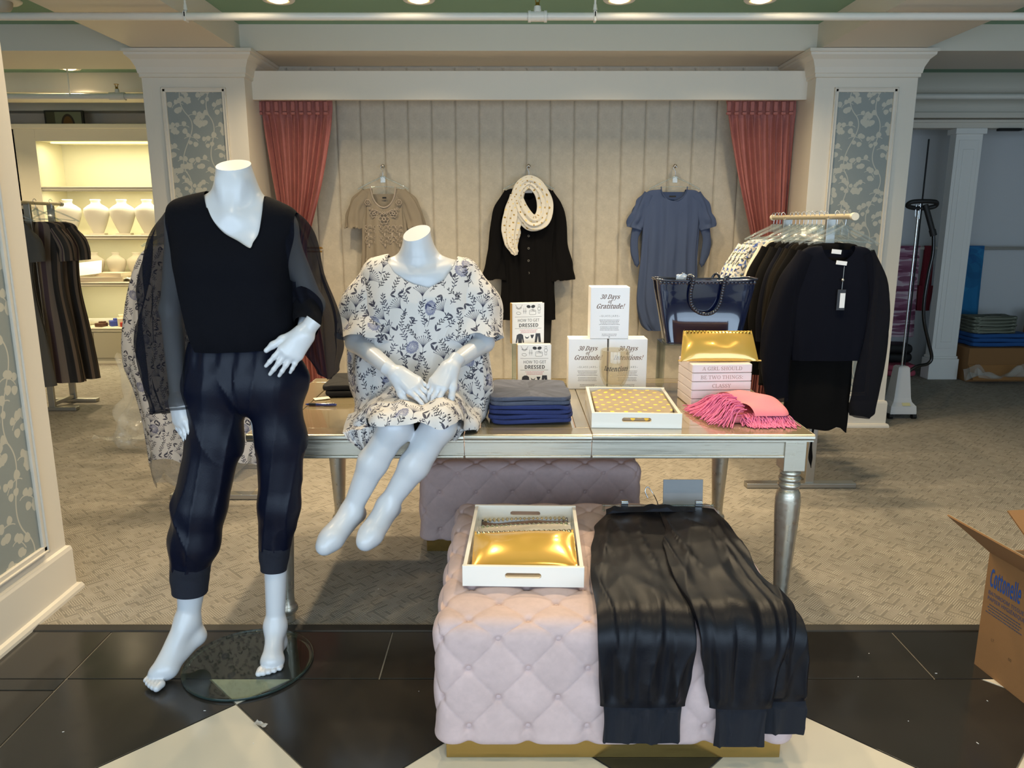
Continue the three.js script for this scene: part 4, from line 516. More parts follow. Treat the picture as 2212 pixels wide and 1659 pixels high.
giftBox(0.516, TABLE, 3.35, 'Intentions', 'white gift box printed Intentions behind the glass tumbler');
giftBox(0.43, TABLE + 0.2285, 3.35, 'Gratitude', 'white gift box printed Gratitude on top of two others');
{ const o = thing('glass_jar', 'clear double-walled glass tumbler lettered Intentions before the white boxes', 'glass jar', [0.437, TABLE, -3.2]), G2 = mat('#f6f1e6', 0.04, { transmission: 0.95, thickness: 0, ior: 1.5 });
  part(o, 'stand', merge([box(0.15, 0.003, 0.09, 0, 0.0385, 0), box(0.003, 0.038, 0.09, -0.0735, 0.019, 0), box(0.003, 0.038, 0.09, 0.0735, 0.019, 0)]), acrylic, 'clear acrylic riser');
  part(o, 'outer_wall', lathe([[0.001, 0.04], [0.028, 0.041], [0.045, 0.055], [0.06, 0.09], [0.066, 0.13], [0.064, 0.17], [0.06, 0.204], [0.058, 0.206], [0.056, 0.203]], 48), G2); part(o, 'inner_wall', lathe([[0.056, 0.203], [0.058, 0.17], [0.059, 0.13], [0.052, 0.09], [0.036, 0.06], [0.001, 0.055]], 48), G2);
  const tx = canvasTex(512, 160, (g) => { script(g, 'Intentions', 256, 105, 96, '#3a3733', -0.1); }); const a = 1.9, c = sheet((u, v) => { const t = (u - 0.5) * a, r = 0.0667; return [Math.sin(t) * r, 0.11 + v * 0.04, Math.cos(t) * r]; }, 24, 2); part(o, 'lettering', c, mat('#ffffff', 0.6, { map: tx, transparent: true })); }
// books on clear stands
const cover = printed(512, 620, (g, W, H) => {
  g.fillStyle = '#f2f1ef'; g.fillRect(0, 0, W, H); g.strokeStyle = '#2a2826'; g.fillStyle = '#2a2826'; g.lineWidth = 4; const S = (f) => { g.beginPath(); f(); g.stroke(); };
  S(() => { g.moveTo(40, 20); g.quadraticCurveTo(95, 130, 150, 20); }); for (let i = 0; i < 5; i++) S(() => g.arc(60 + i * 17, 66 + 16 * Math.sin(i * 0.8), 9, 0, 7)); S(() => g.ellipse(90, 150, 36, 20, 0.15, 0, 7)); for (const x of [176, 208]) { S(() => { g.moveTo(x, 70); g.lineTo(x, 110); g.arc(x, 122, 10, -1.57, 5); g.moveTo(x, 132); g.lineTo(x, 160); }); }
  g.beginPath(); g.ellipse(255, 50, 34, 24, 0.2, 0, 7); g.fill(); g.beginPath(); g.ellipse(330, 50, 34, 24, -0.2, 0, 7); g.fill(); S(() => g.roundRect(270, 105, 105, 72, 14)); S(() => { g.moveTo(282, 125); g.lineTo(365, 125); g.arc(322, 105, 14, 3.14, 0); }); S(() => g.arc(430, 85, 26, 0, 7)); S(() => g.roundRect(416, 25, 28, 36, 4)); S(() => g.roundRect(416, 110, 28, 46, 4));
  S(() => { g.moveTo(30, 208); g.lineTo(470, 208); }); S(() => { g.moveTo(30, 388); g.lineTo(470, 388); }); g.textAlign = 'center'; g.font = '62px sans-serif'; g.fillText('HOW TO GET', W / 2, 285); g.font = 'bold 78px sans-serif'; g.fillText('DRESSED', W / 2, 368);
  greek(g, W / 2, 410, 300, 3, '#b8485c', 20, 4); g.fillStyle = '#2f3138'; g.beginPath(); g.moveTo(60, 490); g.lineTo(95, 470); g.lineTo(135, 470); g.lineTo(165, 492); g.lineTo(182, 610); g.lineTo(160, 612); g.lineTo(148, 540); g.lineTo(145, 615); g.lineTo(85, 615); g.lineTo(80, 540); g.lineTo(62, 612); g.lineTo(42, 608); g.fill();
  g.beginPath(); g.moveTo(195, 500); g.quadraticCurveTo(205, 560, 230, 545); g.quadraticCurveTo(255, 560, 268, 500); g.quadraticCurveTo(232, 560, 195, 500); g.fill(); g.beginPath(); g.moveTo(285, 490); g.lineTo(350, 490); g.lineTo(325, 545); g.lineTo(305, 545); g.fill(); g.beginPath(); g.moveTo(375, 470); g.lineTo(450, 470); g.lineTo(465, 612); g.lineTo(425, 612); g.lineTo(412, 510); g.lineTo(396, 612); g.lineTo(358, 612); g.fill();
});
const tan = mat('#a98b55', 0.6), paperEdge = mat('#d9d2c2', 0.8);
function book(x, y, d, turn, label) {
  const w = 0.152, h = 0.186, q = 0.034, o = thing('book', label, 'book', [x, y, -d], undefined, turn);
  part(o, 'cover', merge([rbox(w, h, 0.003, 0.001, 0, h / 2, 0), rbox(w, h, 0.003, 0.001, 0, h / 2, -q)]), card); part(o, 'spine', rbox(0.005, h, q + 0.003, 0.002, -w / 2 + 0.001, h / 2, -q / 2), tan, 'tan book spine'); part(o, 'pages', box(w - 0.008, h - 0.006, q - 0.003, 0.0, h / 2, -q / 2), paperEdge);
  part(o, 'printed_cover', face(w - 0.006, h - 0.002), cover).position.set(0.002, h / 2, 0.0022);
}
book(0.074, TABLE + 0.185, 3.5, 0.22, 'raised copy of How to Get Dressed on a tall clear stand'); book(0.1, TABLE + 0.012, 3.38, 0.05, 'lower copy of How to Get Dressed behind the folded jeans');
{ const o = thing('acrylic_stand', 'tall clear acrylic book stand behind the folded jeans', 'display stand', [0.074, TABLE, -3.52]); part(o, 'shelf', rbox(0.15, 0.004, 0.07, 0.001, 0, 0.182, -0.004), acrylic); part(o, 'back_plate', rbox(0.15, 0.3, 0.004, 0.001, 0, 0.15, -0.043), acrylic); part(o, 'side_plate', rbox(0.004, 0.18, 0.07, 0.001, -0.072, 0.09, -0.004), acrylic); part(o, 'side_plate', rbox(0.004, 0.18, 0.07, 0.001, 0.072, 0.09, -0.004), acrylic); }
{ const o = thing('acrylic_stand', 'low clear acrylic book stand under the nearer book', 'display stand', [0.1, TABLE, -3.395]); part(o, 'shelf', rbox(0.16, 0.011, 0.06, 0.001, 0, 0.0056, 0), acrylic); part(o, 'back_plate', rbox(0.12, 0.06, 0.004, 0.001, 0, 0.032, -0.028), acrylic); }
// folded jeans
const denimTex = dataTex(256, (u, v) => { const k = noise(u * 128, v * 128, 3, 128) * 16 + fbm(u, v, 12, 8) * 18; return [112 + k, 118 + k, 134 + k * 1.1]; }, true, 3), denim = [mat('#ffffff', 0.9, { map: denimTex }), mat('#5a6cb4', 0.9, { map: denimTex }), mat('#b4b4ba', 0.9, { map: denimTex })];
function foldedCloth(w, q, h, layers, sd, m) {          // a stack of folded layers with a soft outline, base at y = 0
  const g = []; for (let k = 0; k < layers; k++) { const t = h / layers, y0 = k * t; g.push(ringSheet((u, v) => { const a = u * 2 * PI, sx = w / 2 * (1 - 0.02 * hsh(k, sd, 1)) + 0.007 * noise(u * 9, k, sd), sz = q / 2 + 0.007 * noise(u * 7, k, sd + 4), c = Math.cos(a), s = Math.sin(a), e = 0.22, X = Math.sign(c) * Math.abs(c) ** e, Z = Math.sign(s) * Math.abs(s) ** e, ph = (v - 0.5) * PI, rr = v < 0.02 || v > 0.98 ? 0 : 1, puff = Math.cos(ph) ** 0.5 * 0.5 * t; return rr ? [X * (sx - t * 0.5 + puff), y0 + t * 0.5 + t * 0.5 * Math.sin(ph) + 0.004 + 0.004 * noise(X * 3 + k, Z * 3, sd), Z * (sz - t * 0.5 + puff)] : [X * sx * 0.0, y0 + (v < 0.5 ? 0 : t) + 0.002 * (v > 0.5), 0]; }, 64, 10, [w * 4, h * 4])); }
  return merge(g);
}
{ const names = ['dark blue denim jeans at the bottom of the folded pile', 'dark blue denim jeans folded in the middle of the pile', 'grey blue denim jeans folded on top of the pile'];
  names.forEach((l, k) => { const h = 0.034; const o = thing('folded_jeans', l, 'jeans', [0.068 + [0, 0.004, -0.003][k], TABLE + 0.001 + k * 0.0345, -2.885], 'folded jeans', [0.02, -0.015, 0.03][k]); part(o, 'fold', foldedCloth(0.315 - k * 0.006, 0.31, h, 2, k * 3), denim[k === 2 ? 2 : 1]); if (k === 2) { part(o, 'top_layer', sheet((u, v) => [(u - 0.5) * 0.29, 0.031 + 0.003 * noise(u * 5, v * 5, 2) - 0.012 * Math.max(0, Math.abs(2 * u - 1) - 0.85) * 6, (v - 0.5) * 0.29 + 0.006 * noise(u * 3, 1)], 30, 30, [1, 1]), denim[2]); } }); }
// black folded garment with swing tag, pen
{ const o = thing('folded_garment', 'black folded top with swing tag on the table behind the mannequins', 'folded top', [-0.72, TABLE, -3.33], undefined, 0.08); part(o, 'fold', foldedCloth(0.2, 0.28, 0.045, 2, 5), mat('#121112', 0.9)); part(o, 'swing_tag', put(rbox(0.065, 0.002, 0.035, 0.0008), -0.1, 0.004, 0.17, 0.05, 0.4), mat('#e6dcc4', 0.6), 'cream swing tag'); }
{ const o = thing('pen', 'blue ballpoint pen lying on the glass tabletop', 'pen', [-0.775, TABLE, -3.03], undefined, -0.08), b = mat('#1d2f78', 0.25, { clearcoat: 1 }); part(o, 'barrel', put(lathe([[0.001, 0], [0.002, 0.002], [0.0055, 0.016], [0.006, 0.05], [0.0055, 0.11], [0.005, 0.13], [0.001, 0.131]], 16), -0.07, 0.006, 0, 0, 0, -PI / 2), b); part(o, 'clip', rbox(0.04, 0.002, 0.004, 0.0008, 0.035, 0.0128, 0), C.chrome); part(o, 'grip', put(lathe([[0.0062, 0.016], [0.0065, 0.02], [0.0066, 0.042], [0.0062, 0.046]], 16), -0.07, 0.0065, 0, 0, 0, -PI / 2), C.black); }
// trays
function tray(label, w, q, h, pos, turn, m) {
  const o = thing('serving_tray', label, 'tray', pos, undefined, turn), t = 0.012;
  const end = () => { const s = new THREE.Shape([[-w / 2, 0], [w / 2, 0], [w / 2, h], [-w / 2, h]].map((p) => new THREE.Vector2(...p))), hl = new THREE.Path(), a = 0.045, r = 0.009, cy = h * 0.55; hl.moveTo(-a, cy - r); hl.lineTo(a, cy - r); hl.absarc(a, cy, r, -PI / 2, PI / 2); hl.lineTo(-a, cy + r); hl.absarc(-a, cy, r, PI / 2, PI * 1.5); s.holes.push(hl); return new THREE.ExtrudeGeometry(s, { depth: t - 0.002, bevelEnabled: true, bevelThickness: 0.001, bevelSize: 0.001, bevelSegments: 1, curveSegments: 10 }); };
  part(o, 'end_wall', end().translate(0, 0.0011, q / 2 - t + 0.001), m); part(o, 'end_wall', end().translate(0, 0.0011, -q / 2 + 0.001), m);
  for (const s of [-1, 1]) part(o, 'side_wall', rbox(t, h, q - 2 * t + 0.001, 0.0015, s * (w / 2 - t / 2), h / 2 + 0.0005, 0), m); part(o, 'bottom', box(w - 2 * t, 0.006, q - 2 * t, 0, 0.004, 0), m); return o;
}
const lacquer = mat('#ece6da', 0.22, { clearcoat: 0.6, clearcoatRoughness: 0.08 });
tray('white lacquer tray on the table holding a gold dotted scarf', 0.325, 0.45, 0.055, [0.463, TABLE + 0.0002, -2.91], -0.045, lacquer);
tray('white lacquer tray on the ottoman holding studded clutches', 0.355, 0.5, 0.062, [0.04, 0.4305, -2.32], -0.03, lacquer);
const dotsTex = canvasTex(512, 512, (g, W) => { g.fillStyle = '#94846b'; g.fillRect(0, 0, W, W); for (let j = 0; j < 6; j++) for (let i = 0; i < 5; i++) { g.fillStyle = '#efc63e'; g.beginPath(); g.ellipse((i + 0.3 + (j % 2) * 0.5) * W / 5, (j + 0.5) * W / 6, 17, 17, 0, 0, 7); g.fill(); } });
{ const o = thing('folded_scarf', 'taupe scarf with gold foil dots folded inside the table tray', 'scarf', [0.463, TABLE + 0.0075, -2.915], undefined, -0.045), m = mat('#ffffff', 0.55, { map: dotsTex }); part(o, 'dotted_fold', uvBox(foldedCloth(0.285, 0.4, 0.038, 2, 9), 4), m); }
// studded clutch bags
function clutch(label, w, h, m, sm, pos, rot, n = 19, bulge = 0.02, flare = 0.02) {
  const o = thing('studded_clutch', label, 'clutch bag', pos); o.rotation.set(...rot);
  const sh = (s) => sheet((u, v) => { const x = 2 * u - 1, y = v, e = 0.004 + bulge * (1 - Math.abs(x) ** 3.5) ** 0.8 * Math.sin(PI * Math.min(1, Math.pow(1 - y, 0.8) * 1.0 + 0.0)) ** 0.6 * (1 - 0.35 * y); return [x * (w / 2 - flare * y * 0.5), y * h, s * (e + 0.0016 * noise(u * 5, v * 3, s))]; }, 48, 24, [1, 1]);
  part(o, 'body', merge([sh(1), sh(-1)]), m); const a = w / 2, b = w / 2 - flare / 2; part(o, 'piping', tube([[-b, h, 0], [-a, 0.002, 0], [a, 0.002, 0], [b, h, 0]].flatMap((p, i, A) => i + 1 < A.length ? [p, [lerp(p[0], A[i + 1][0], 0.03), lerp(p[1], A[i + 1][1], 0.03), 0], [lerp(p[0], A[i + 1][0], 0.97), lerp(p[1], A[i + 1][1], 0.97), 0]] : [p]), 0.0032, 120, 8), m);
  part(o, 'top_band', rbox(w - flare + 0.004, 0.012, 0.012, 0.003, 0, h - 0.006, 0), m); const sg = new THREE.ConeGeometry(0.0115, 0.011, 4).rotateY(PI / 4).rotateX(PI / 2);
  for (let k = 0; k < n; k++) part(o, 'stud', sg, sm).position.set(lerp(-b + 0.012, b - 0.012, k / (n - 1)), h - 0.006, 0.0092);
}
const silverVinyl = mat('#b9b3a6', 0.18, { clearcoat: 1, clearcoatRoughness: 0.05 }), blackVinyl = mat('#131314', 0.15, { clearcoat: 1 });
clutch('gold patent studded clutch lying frontmost in the ottoman tray', 0.315, 0.168, gold, stud, [0.038, 0.462, -2.125], [-1.28, -0.03, 0], 19, 0.024, 0.004);
clutch('pale taupe patent studded clutch between the gold and black ones in the ottoman tray', 0.305, 0.2, silverVinyl, stud, [0.042, 0.4558, -2.2], [-1.42, -0.05, 0.0], 19, 0.018, 0.004);
clutch('black patent studded clutch rearmost in the ottoman tray', 0.3, 0.2, blackVinyl, stud, [0.046, 0.451, -2.31], [-1.52, -0.02, 0.01], 19, 0.012, 0.004);
// boxed set of books, clutch and tote
{ const o = thing('book_stack', 'stack of five blush books lettered A Girl Should Be Two Things', 'books', [0.838, TABLE, -3.11], undefined, 0.06), w = 0.245, h = 0.0355, q = 0.2, pinkCard = mat('#e3d3cc', 0.55), lines = ['A GIRL SHOULD', 'BE TWO THINGS:', 'CLASSY', 'AND', 'FABULOUS'];
  lines.forEach((t, k) => { const b = part(o, 'book_volume', rbox(w, h - 0.0012, q, 0.004, 0, h * (4 - k) + h / 2, 0), pinkCard); const f = part(b, 'spine_lettering', face(w - 0.012, h - 0.006), printed(640, 84, (g, W, H) => { g.fillStyle = '#e9dcd6'; g.fillRect(0, 0, W, H); g.fillStyle = '#9a7f70'; g.font = '58px serif'; g.textAlign = 'center'; g.fillText(t, W / 2, 63); })); f.position.set(0, h * (4 - k) + h / 2, q / 2 + 0.0007); }); }
clutch('gold patent studded clutch propped on the blush book stack', 0.315, 0.125, gold, studGold, [0.845, TABLE + 0.181, -3.06], [-0.42, 0.04, 0.01], 19, 0.018, 0.035);
{ const o = thing('acrylic_stand', 'clear acrylic riser under the navy tote', 'display stand', [0.83, TABLE, -3.36]); part(o, 'shelf', rbox(0.34, 0.005, 0.17, 0.001, 0, 0.212, 0), acrylic); part(o, 'side_plate', rbox(0.005, 0.21, 0.17, 0.001, -0.167, 0.105, 0), acrylic); part(o, 'side_plate', rbox(0.005, 0.21, 0.17, 0.001, 0.167, 0.105, 0), acrylic); }
{ const o = thing('tote_bag', 'glossy navy studded tote bag on a clear riser', 'handbag', [0.835, TABLE + 0.2155, -3.345]), navyV = mat('#0a1230', 0.1, { clearcoat: 1, clearcoatRoughness: 0.03 }), navyS = mat('#10162a', 0.15, { clearcoat: 1 });
  const rr = (u, a, b, e = 0.28) => { const t = u * 2 * PI, c = Math.cos(t), s = Math.sin(t); return [Math.sign(c) * Math.abs(c) ** e * a, Math.sign(s) * Math.abs(s) ** e * b]; };
  part(o, 'shell', ringSheet((u, v) => { const [x, z] = rr(u, lerp(0.162, 0.216, v), lerp(0.065, 0.07, v)); return [x, v * 0.27 + (v > 0.9 ? 0.006 * (x / 0.2) ** 2 : 0), z * (1 - 0.12 * Math.sin(PI * v))]; }, 96, 24), navyV); part(o, 'bottom', rbox(0.325, 0.006, 0.13, 0.003, 0, 0.004, 0), navyV);
  const sg = new THREE.SphereGeometry(0.0075, 8, 6).scale(1, 1, 0.8); for (let k = 0; k < 26; k++) part(o, 'stud', sg, navyS).position.set(lerp(-0.2, 0.2, k / 25), 0.266, 0.069);
  part(o, 'rim', tube(Array.from({ length: 48 }, (_, k) => { const [x, z] = rr(k / 48, 0.217, 0.071); return [x, 0.272 + 0.006 * (x / 0.2) ** 2, z]; }), 0.005, 160, 8, true), navyS);
  const hp = [[-0.085, 0.262, 0.06], [-0.082, 0.295, 0.075], [-0.068, 0.288, 0.088], [-0.075, 0.22, 0.084], [-0.066, 0.17, 0.083], [-0.03, 0.138, 0.083], [0.02, 0.138, 0.083], [0.05, 0.175, 0.083], [0.06, 0.23, 0.084], [0.068, 0.285, 0.088], [0.08, 0.29, 0.075], [0.084, 0.262, 0.06]];
  const cv = new THREE.CatmullRomCurve3(hp.map((p) => V(...p))); const hd = part(o, 'handle', new THREE.TubeGeometry(cv, 100, 0.0085, 8), navyS, 'studded carrying handle'); for (let k = 0; k < 44; k++) { const p = cv.getPointAt(k / 43); part(hd, 'stud', sg, navyS).position.set(p.x, p.y, p.z + 0.006); }
  part(o, 'handle', tube([[-0.085, 0.262, -0.06], [-0.08, 0.29, -0.07], [-0.06, 0.28, -0.085], [0, 0.15, -0.085], [0.06, 0.28, -0.085], [0.08, 0.29, -0.07], [0.084, 0.262, -0.06]], 0.006, 60, 8), navyS); part(o, 'tissue', put(sheet((u, v) => [(u - 0.5) * 0.05, v * 0.03 + 0.01 * noise(u * 5, v * 4), 0.01 * noise(u * 4, v * 5, 3)], 8, 6), -0.1, 0.268, 0.02), card); }
// pink fringed scarf
{ const pink = mat('#ee8289', 0.85, { sheen: 0.5, sheenColor: '#ffb0a0', bumpMap: T.fabric, bumpScale: 0.0006 }), pinkF = mat('#e0759c', 0.85), o = thing('fringed_scarf', 'coral pink folded scarf with long fringe at the table corner', 'scarf', [0.89, TABLE, -2.84]);
  const f = blend([cone([-0.07, 0.03, -0.08], [0.1, 0.03, -0.03], 0.05, 0.045, 0.05, 1.3), cone([-0.02, 0.025, 0.05], [0.11, 0.02, 0.05], 0.04, 0.04, 0.05, 1.3), cone([0.0, 0.045, -0.06], [0.06, 0.04, 0.0], 0.045, 0.045, 0.04)]), ff = (x, y, z) => f(x, y, z) - 0.002 * noise(x * 20, z * 16, y * 10);
  const g = cut(cut(mesher(ff, [-0.18, -0.05, -0.22], [0.22, 0.14, 0.16], 0.005), (x, y) => y - 0.001), (x, y, z) => Math.max(x + 0.055 - 0.35 * (z + 0.08), y - 0.09)); const g2 = cut(g, (x, y, z) => y - 0.032 - 0.06 * Math.max(0, -z - 0.02) * 0 + (z < 0.02 ? 0.05 : 0)); part(o, 'fold', uvBox(g2), pink); part(o, 'under_fold', rbox(0.2, 0.026, 0.17, 0.012, 0.03, 0.0135, 0.005), pink);
  const fr = []; const strand = (p) => fr.push(tube(p, 0.0021, 7, 4));
  for (let k = 0; k < 130; k++) { const t = rnd(), x = lerp(-0.075, -0.045, t) + rnd(-0.01, 0.01), z = lerp(-0.12, 0.08, t), y = 0.058 + 0.025 * Math.sin(PI * t) - rnd(0, 0.03), l = rnd(0.08, 0.14), a = lerp(-0.35, 0.95, t) + rnd(-0.25, 0.25), dx = -Math.cos(a), dz = Math.sin(a); strand([[x + 0.02, y, z], [x + dx * l * 0.3, y + 0.003, z + dz * l * 0.3], [x + dx * l * 0.65, y * 0.5, z + dz * l * 0.65 + rnd(-0.01, 0.01)], [x + dx * l, Math.max(0.003, y * 0.08 + rnd(0, 0.006)), z + dz * l + rnd(-0.015, 0.015)]]); }
  for (let k = 0; k < 190; k++) { const x = rnd(-0.04, 0.14), z = rnd(0.065, 0.09), l = rnd(0.05, 0.085), w = rnd(-0.02, 0.025); strand([[x, rnd(0.015, 0.035), z - 0.015], [x + w * 0.3, rnd(0.018, 0.03), z + 0.015], [x + w * 0.7 + rnd(-0.008, 0.008), rnd(0.006, 0.014), z + l * 0.5], [x + w + rnd(-0.01, 0.01), 0.003, z + l]]); }
  part(o, 'fringe', merge(fr), pinkF, 'long twisted pink fringe').userData.kind = 'stuff'; }
// ---------------------------------------------------------------- joggers laid over the front ottoman, hanger and sign
{ const o = thing('laid_joggers', 'black satin joggers laid over the blush ottoman with a clip hanger', 'trousers', [0.5, 0, -2.3]), sat = mat('#0d0e15', 0.4, { specularIntensity: 0.45, bumpMap: T.fabric, bumpScale: 0.0003 }), rib = mat('#10131f', 0.75, { bumpMap: T.fabric, bumpScale: 0.001 });
  const path = (s) => { const R = 0.06, top = 0.70, a = s - top; if (s < top) return [0.432, -2.62 + s, 0, 1]; const q = R * PI / 2; if (a < q) { const t = a / R; return [0.432 - R + R * Math.cos(t), -2.62 + top + R * Math.sin(t), Math.sin(t), Math.cos(t)]; } return [0.432 - R - (a - q), -2.62 + top + R, 1, 0]; };   // y, z, normal z, normal y
  const leg = (rows, th, sd, lift) => ringSheet((u, v) => { const t = v * (rows.length - 1), i = Math.min(Math.floor(t), rows.length - 2), q = t - i, e = q * q * (3 - 2 * q), s = lerp(rows[i][0], rows[i + 1][0], q), l = lerp(rows[i][1], rows[i + 1][1], e), r = lerp(rows[i][2], rows[i + 1][2], e), [y, z, nz, ny] = path(s), a = u * 2 * PI, c = Math.cos(a), up = Math.sin(a), x = lerp(l, r, 0.5 + 0.5 * Math.sign(c) * Math.abs(c) ** 0.8), k = smoothstep(v, 0.02, 0.15) * smoothstep(1 - v, 0, 0.06), h = lift + th * (0.5 + 0.5 * up) + (up > 0 ? k * (0.011 * ridge(noise(x * 15 + s * 3.4, s * 2.6 - x * 3, sd)) ** 3 + 0.009 * ridge(noise(x * 26 - s * 2, s * 3.2, sd + 4)) ** 4 + 0.006 * Math.sin(x * 95 + 5 * noise(s * 2, x * 3, sd)) * smoothstep(s, 0.6, 0.95) + 0.003 * noise(x * 30, s * 14, sd)) : 0); return [x + 0.004 * noise(s * 7, c * 2, sd), y + ny * h, z + nz * h]; }, 90, 110, [1, 3]);
  const cuff = (l, r, s0, s1, th, lift, sd) => leg([[s0, l, r], [(s0 + s1) / 2, l + 0.003, r - 0.003], [s1, l + 0.001, r - 0.001]], th, sd, lift);
  wpart(o, 'trouser_leg', leg([[0.47, 0.6, 0.738], [0.62, 0.61, 0.755], [0.75, 0.62, 0.785], [0.85, 0.64, 0.795], [0.96, 0.655, 0.795]], 0.012, 8, 0.002), sat); wpart(o, 'ribbed_cuff', cuff(0.685, 0.797, 0.96, 1.06, 0.01, 0.003, 8), rib);
  wpart(o, 'trouser_leg', leg([[0.0, 0.345, 0.545], [0.16, 0.285, 0.56], [0.34, 0.252, 0.53], [0.55, 0.235, 0.497], [0.76, 0.226, 0.488], [0.87, 0.232, 0.478], [0.97, 0.237, 0.466]], 0.02, 1, 0.006), sat); wpart(o, 'ribbed_cuff', cuff(0.247, 0.458, 0.965, 1.085, 0.012, 0.006, 1), rib);
  wpart(o, 'trouser_leg', leg([[0.0, 0.53, 0.735], [0.16, 0.52, 0.75], [0.34, 0.485, 0.745], [0.5, 0.475, 0.735], [0.7, 0.482, 0.765], [0.8, 0.5, 0.745], [0.88, 0.515, 0.72], [0.97, 0.532, 0.705]], 0.022, 4, 0.012), sat); wpart(o, 'ribbed_cuff', cuff(0.55, 0.69, 0.965, 1.09, 0.012, 0.014, 4), rib);
  wpart(o, 'waistband', leg([[-0.008, 0.342, 0.738], [0.02, 0.34, 0.739], [0.045, 0.338, 0.741]], 0.026, 3, 0.008), rib); }
{ const o = thing('clip_hanger', 'clear plastic trouser hanger with two metal clips at the joggers waistband', 'hanger', [0.535, 0.44, -2.645]); part(o, 'bar', merge([rod([-0.2, 0.022, 0], [0.2, 0.022, 0], 0.005), rod([-0.2, 0.006, 0.004], [0.2, 0.006, 0.004], 0.004), rbox(0.012, 0.03, 0.012, 0.004, -0.2, 0.014, 0), rbox(0.012, 0.03, 0.012, 0.004, 0.2, 0.014, 0)]), acrylic); for (const x of [-0.125, 0.145]) part(o, 'clip', merge([rbox(0.026, 0.034, 0.014, 0.002, x, 0.03, 0.012), rod([x - 0.012, 0.04, 0.02], [x + 0.012, 0.04, 0.02], 0.004)]), C.chrome); part(o, 'hook', tube([[0, 0.022, 0], [0, 0.03, -0.02], [-0.01, 0.05, -0.05], [-0.03, 0.075, -0.055], [-0.04, 0.06, -0.05], [-0.03, 0.035, -0.045]], 0.002, 40, 8), C.chrome); }
{ const o = thing('sign_holder', 'grey backed tabletop sign holder behind the laid joggers', 'sign', [0.645, 0.43, -2.735]); part(o, 'panel', put(rbox(0.15, 0.1, 0.004, 0.001), 0, 0.05, 0, -0.12), mat('#8d8c8a', 0.5)); part(o, 'foot', rbox(0.15, 0.003, 0.05, 0.001, 0, 0.002, 0.01), acrylic); }
// ---------------------------------------------------------------- hangers, garments and rails
const hangerClear = mat('#e9eeee', 0.06, { transmission: 0.9, thickness: 0, ior: 1.5 });
function hangerGeo(w) {                                // hook opening at the origin, shoulders below
  return { hook: tube([[0.012, 0.0, 0], [0.0, 0.014, 0], [-0.013, 0.004, 0], [-0.008, -0.014, 0], [0.001, -0.03, 0], [0, -0.06, 0]], 0.0022, 30, 8), body: merge([tube([[-w, -0.155, 0], [-w * 0.6, -0.115, 0], [-0.02, -0.072, 0], [0, -0.058, 0], [0.02, -0.072, 0], [w * 0.6, -0.115, 0], [w, -0.155, 0]], 0.0062, 50, 8), tube([[-w * 0.85, -0.15, 0], [0, -0.135, 0], [w * 0.85, -0.15, 0]], 0.004, 30, 6), rbox(0.04, 0.05, 0.008, 0.004, 0, -0.085, 0)]) };
}
const HG = hangerGeo(0.19);
function hanger(label, pos, turn, group) { const o = thing('clothes_hanger', label, 'hanger', pos, group, turn); part(o, 'hook', HG.hook, C.chrome); part(o, 'shoulders', HG.body, hangerClear); return o; }
const scoop = (cx, cy, rx, ry, zmid) => (x, y, z) => z > zmid ? Math.hypot((x - cx) / rx, (y - cy) / ry) - 1 : Math.max(cy - ry * 0.35 - y, Math.abs(x - cx) / rx - 1);
const ZW = -5.885;
for (const [x, l] of [[-0.963, 'beige lace top'], [0.125, 'black blouse and dotted scarf'], [1.216, 'slate blue dress']]) { const k = thing('wall_hook', 'small round metal wall hook holding the ' + l, 'hook', [x, 1.885, -5.97]); part(k, 'stem', rod([0, 0, 0], [0, 0, 0.055], 0.005), C.steel); part(k, 'knob', new THREE.SphereGeometry(0.015, 16, 12).translate(0, 0, 0.06), C.steel); hanger('clear plastic hanger carrying the ' + l, [x, 1.872, ZW - 0.005], 0); }
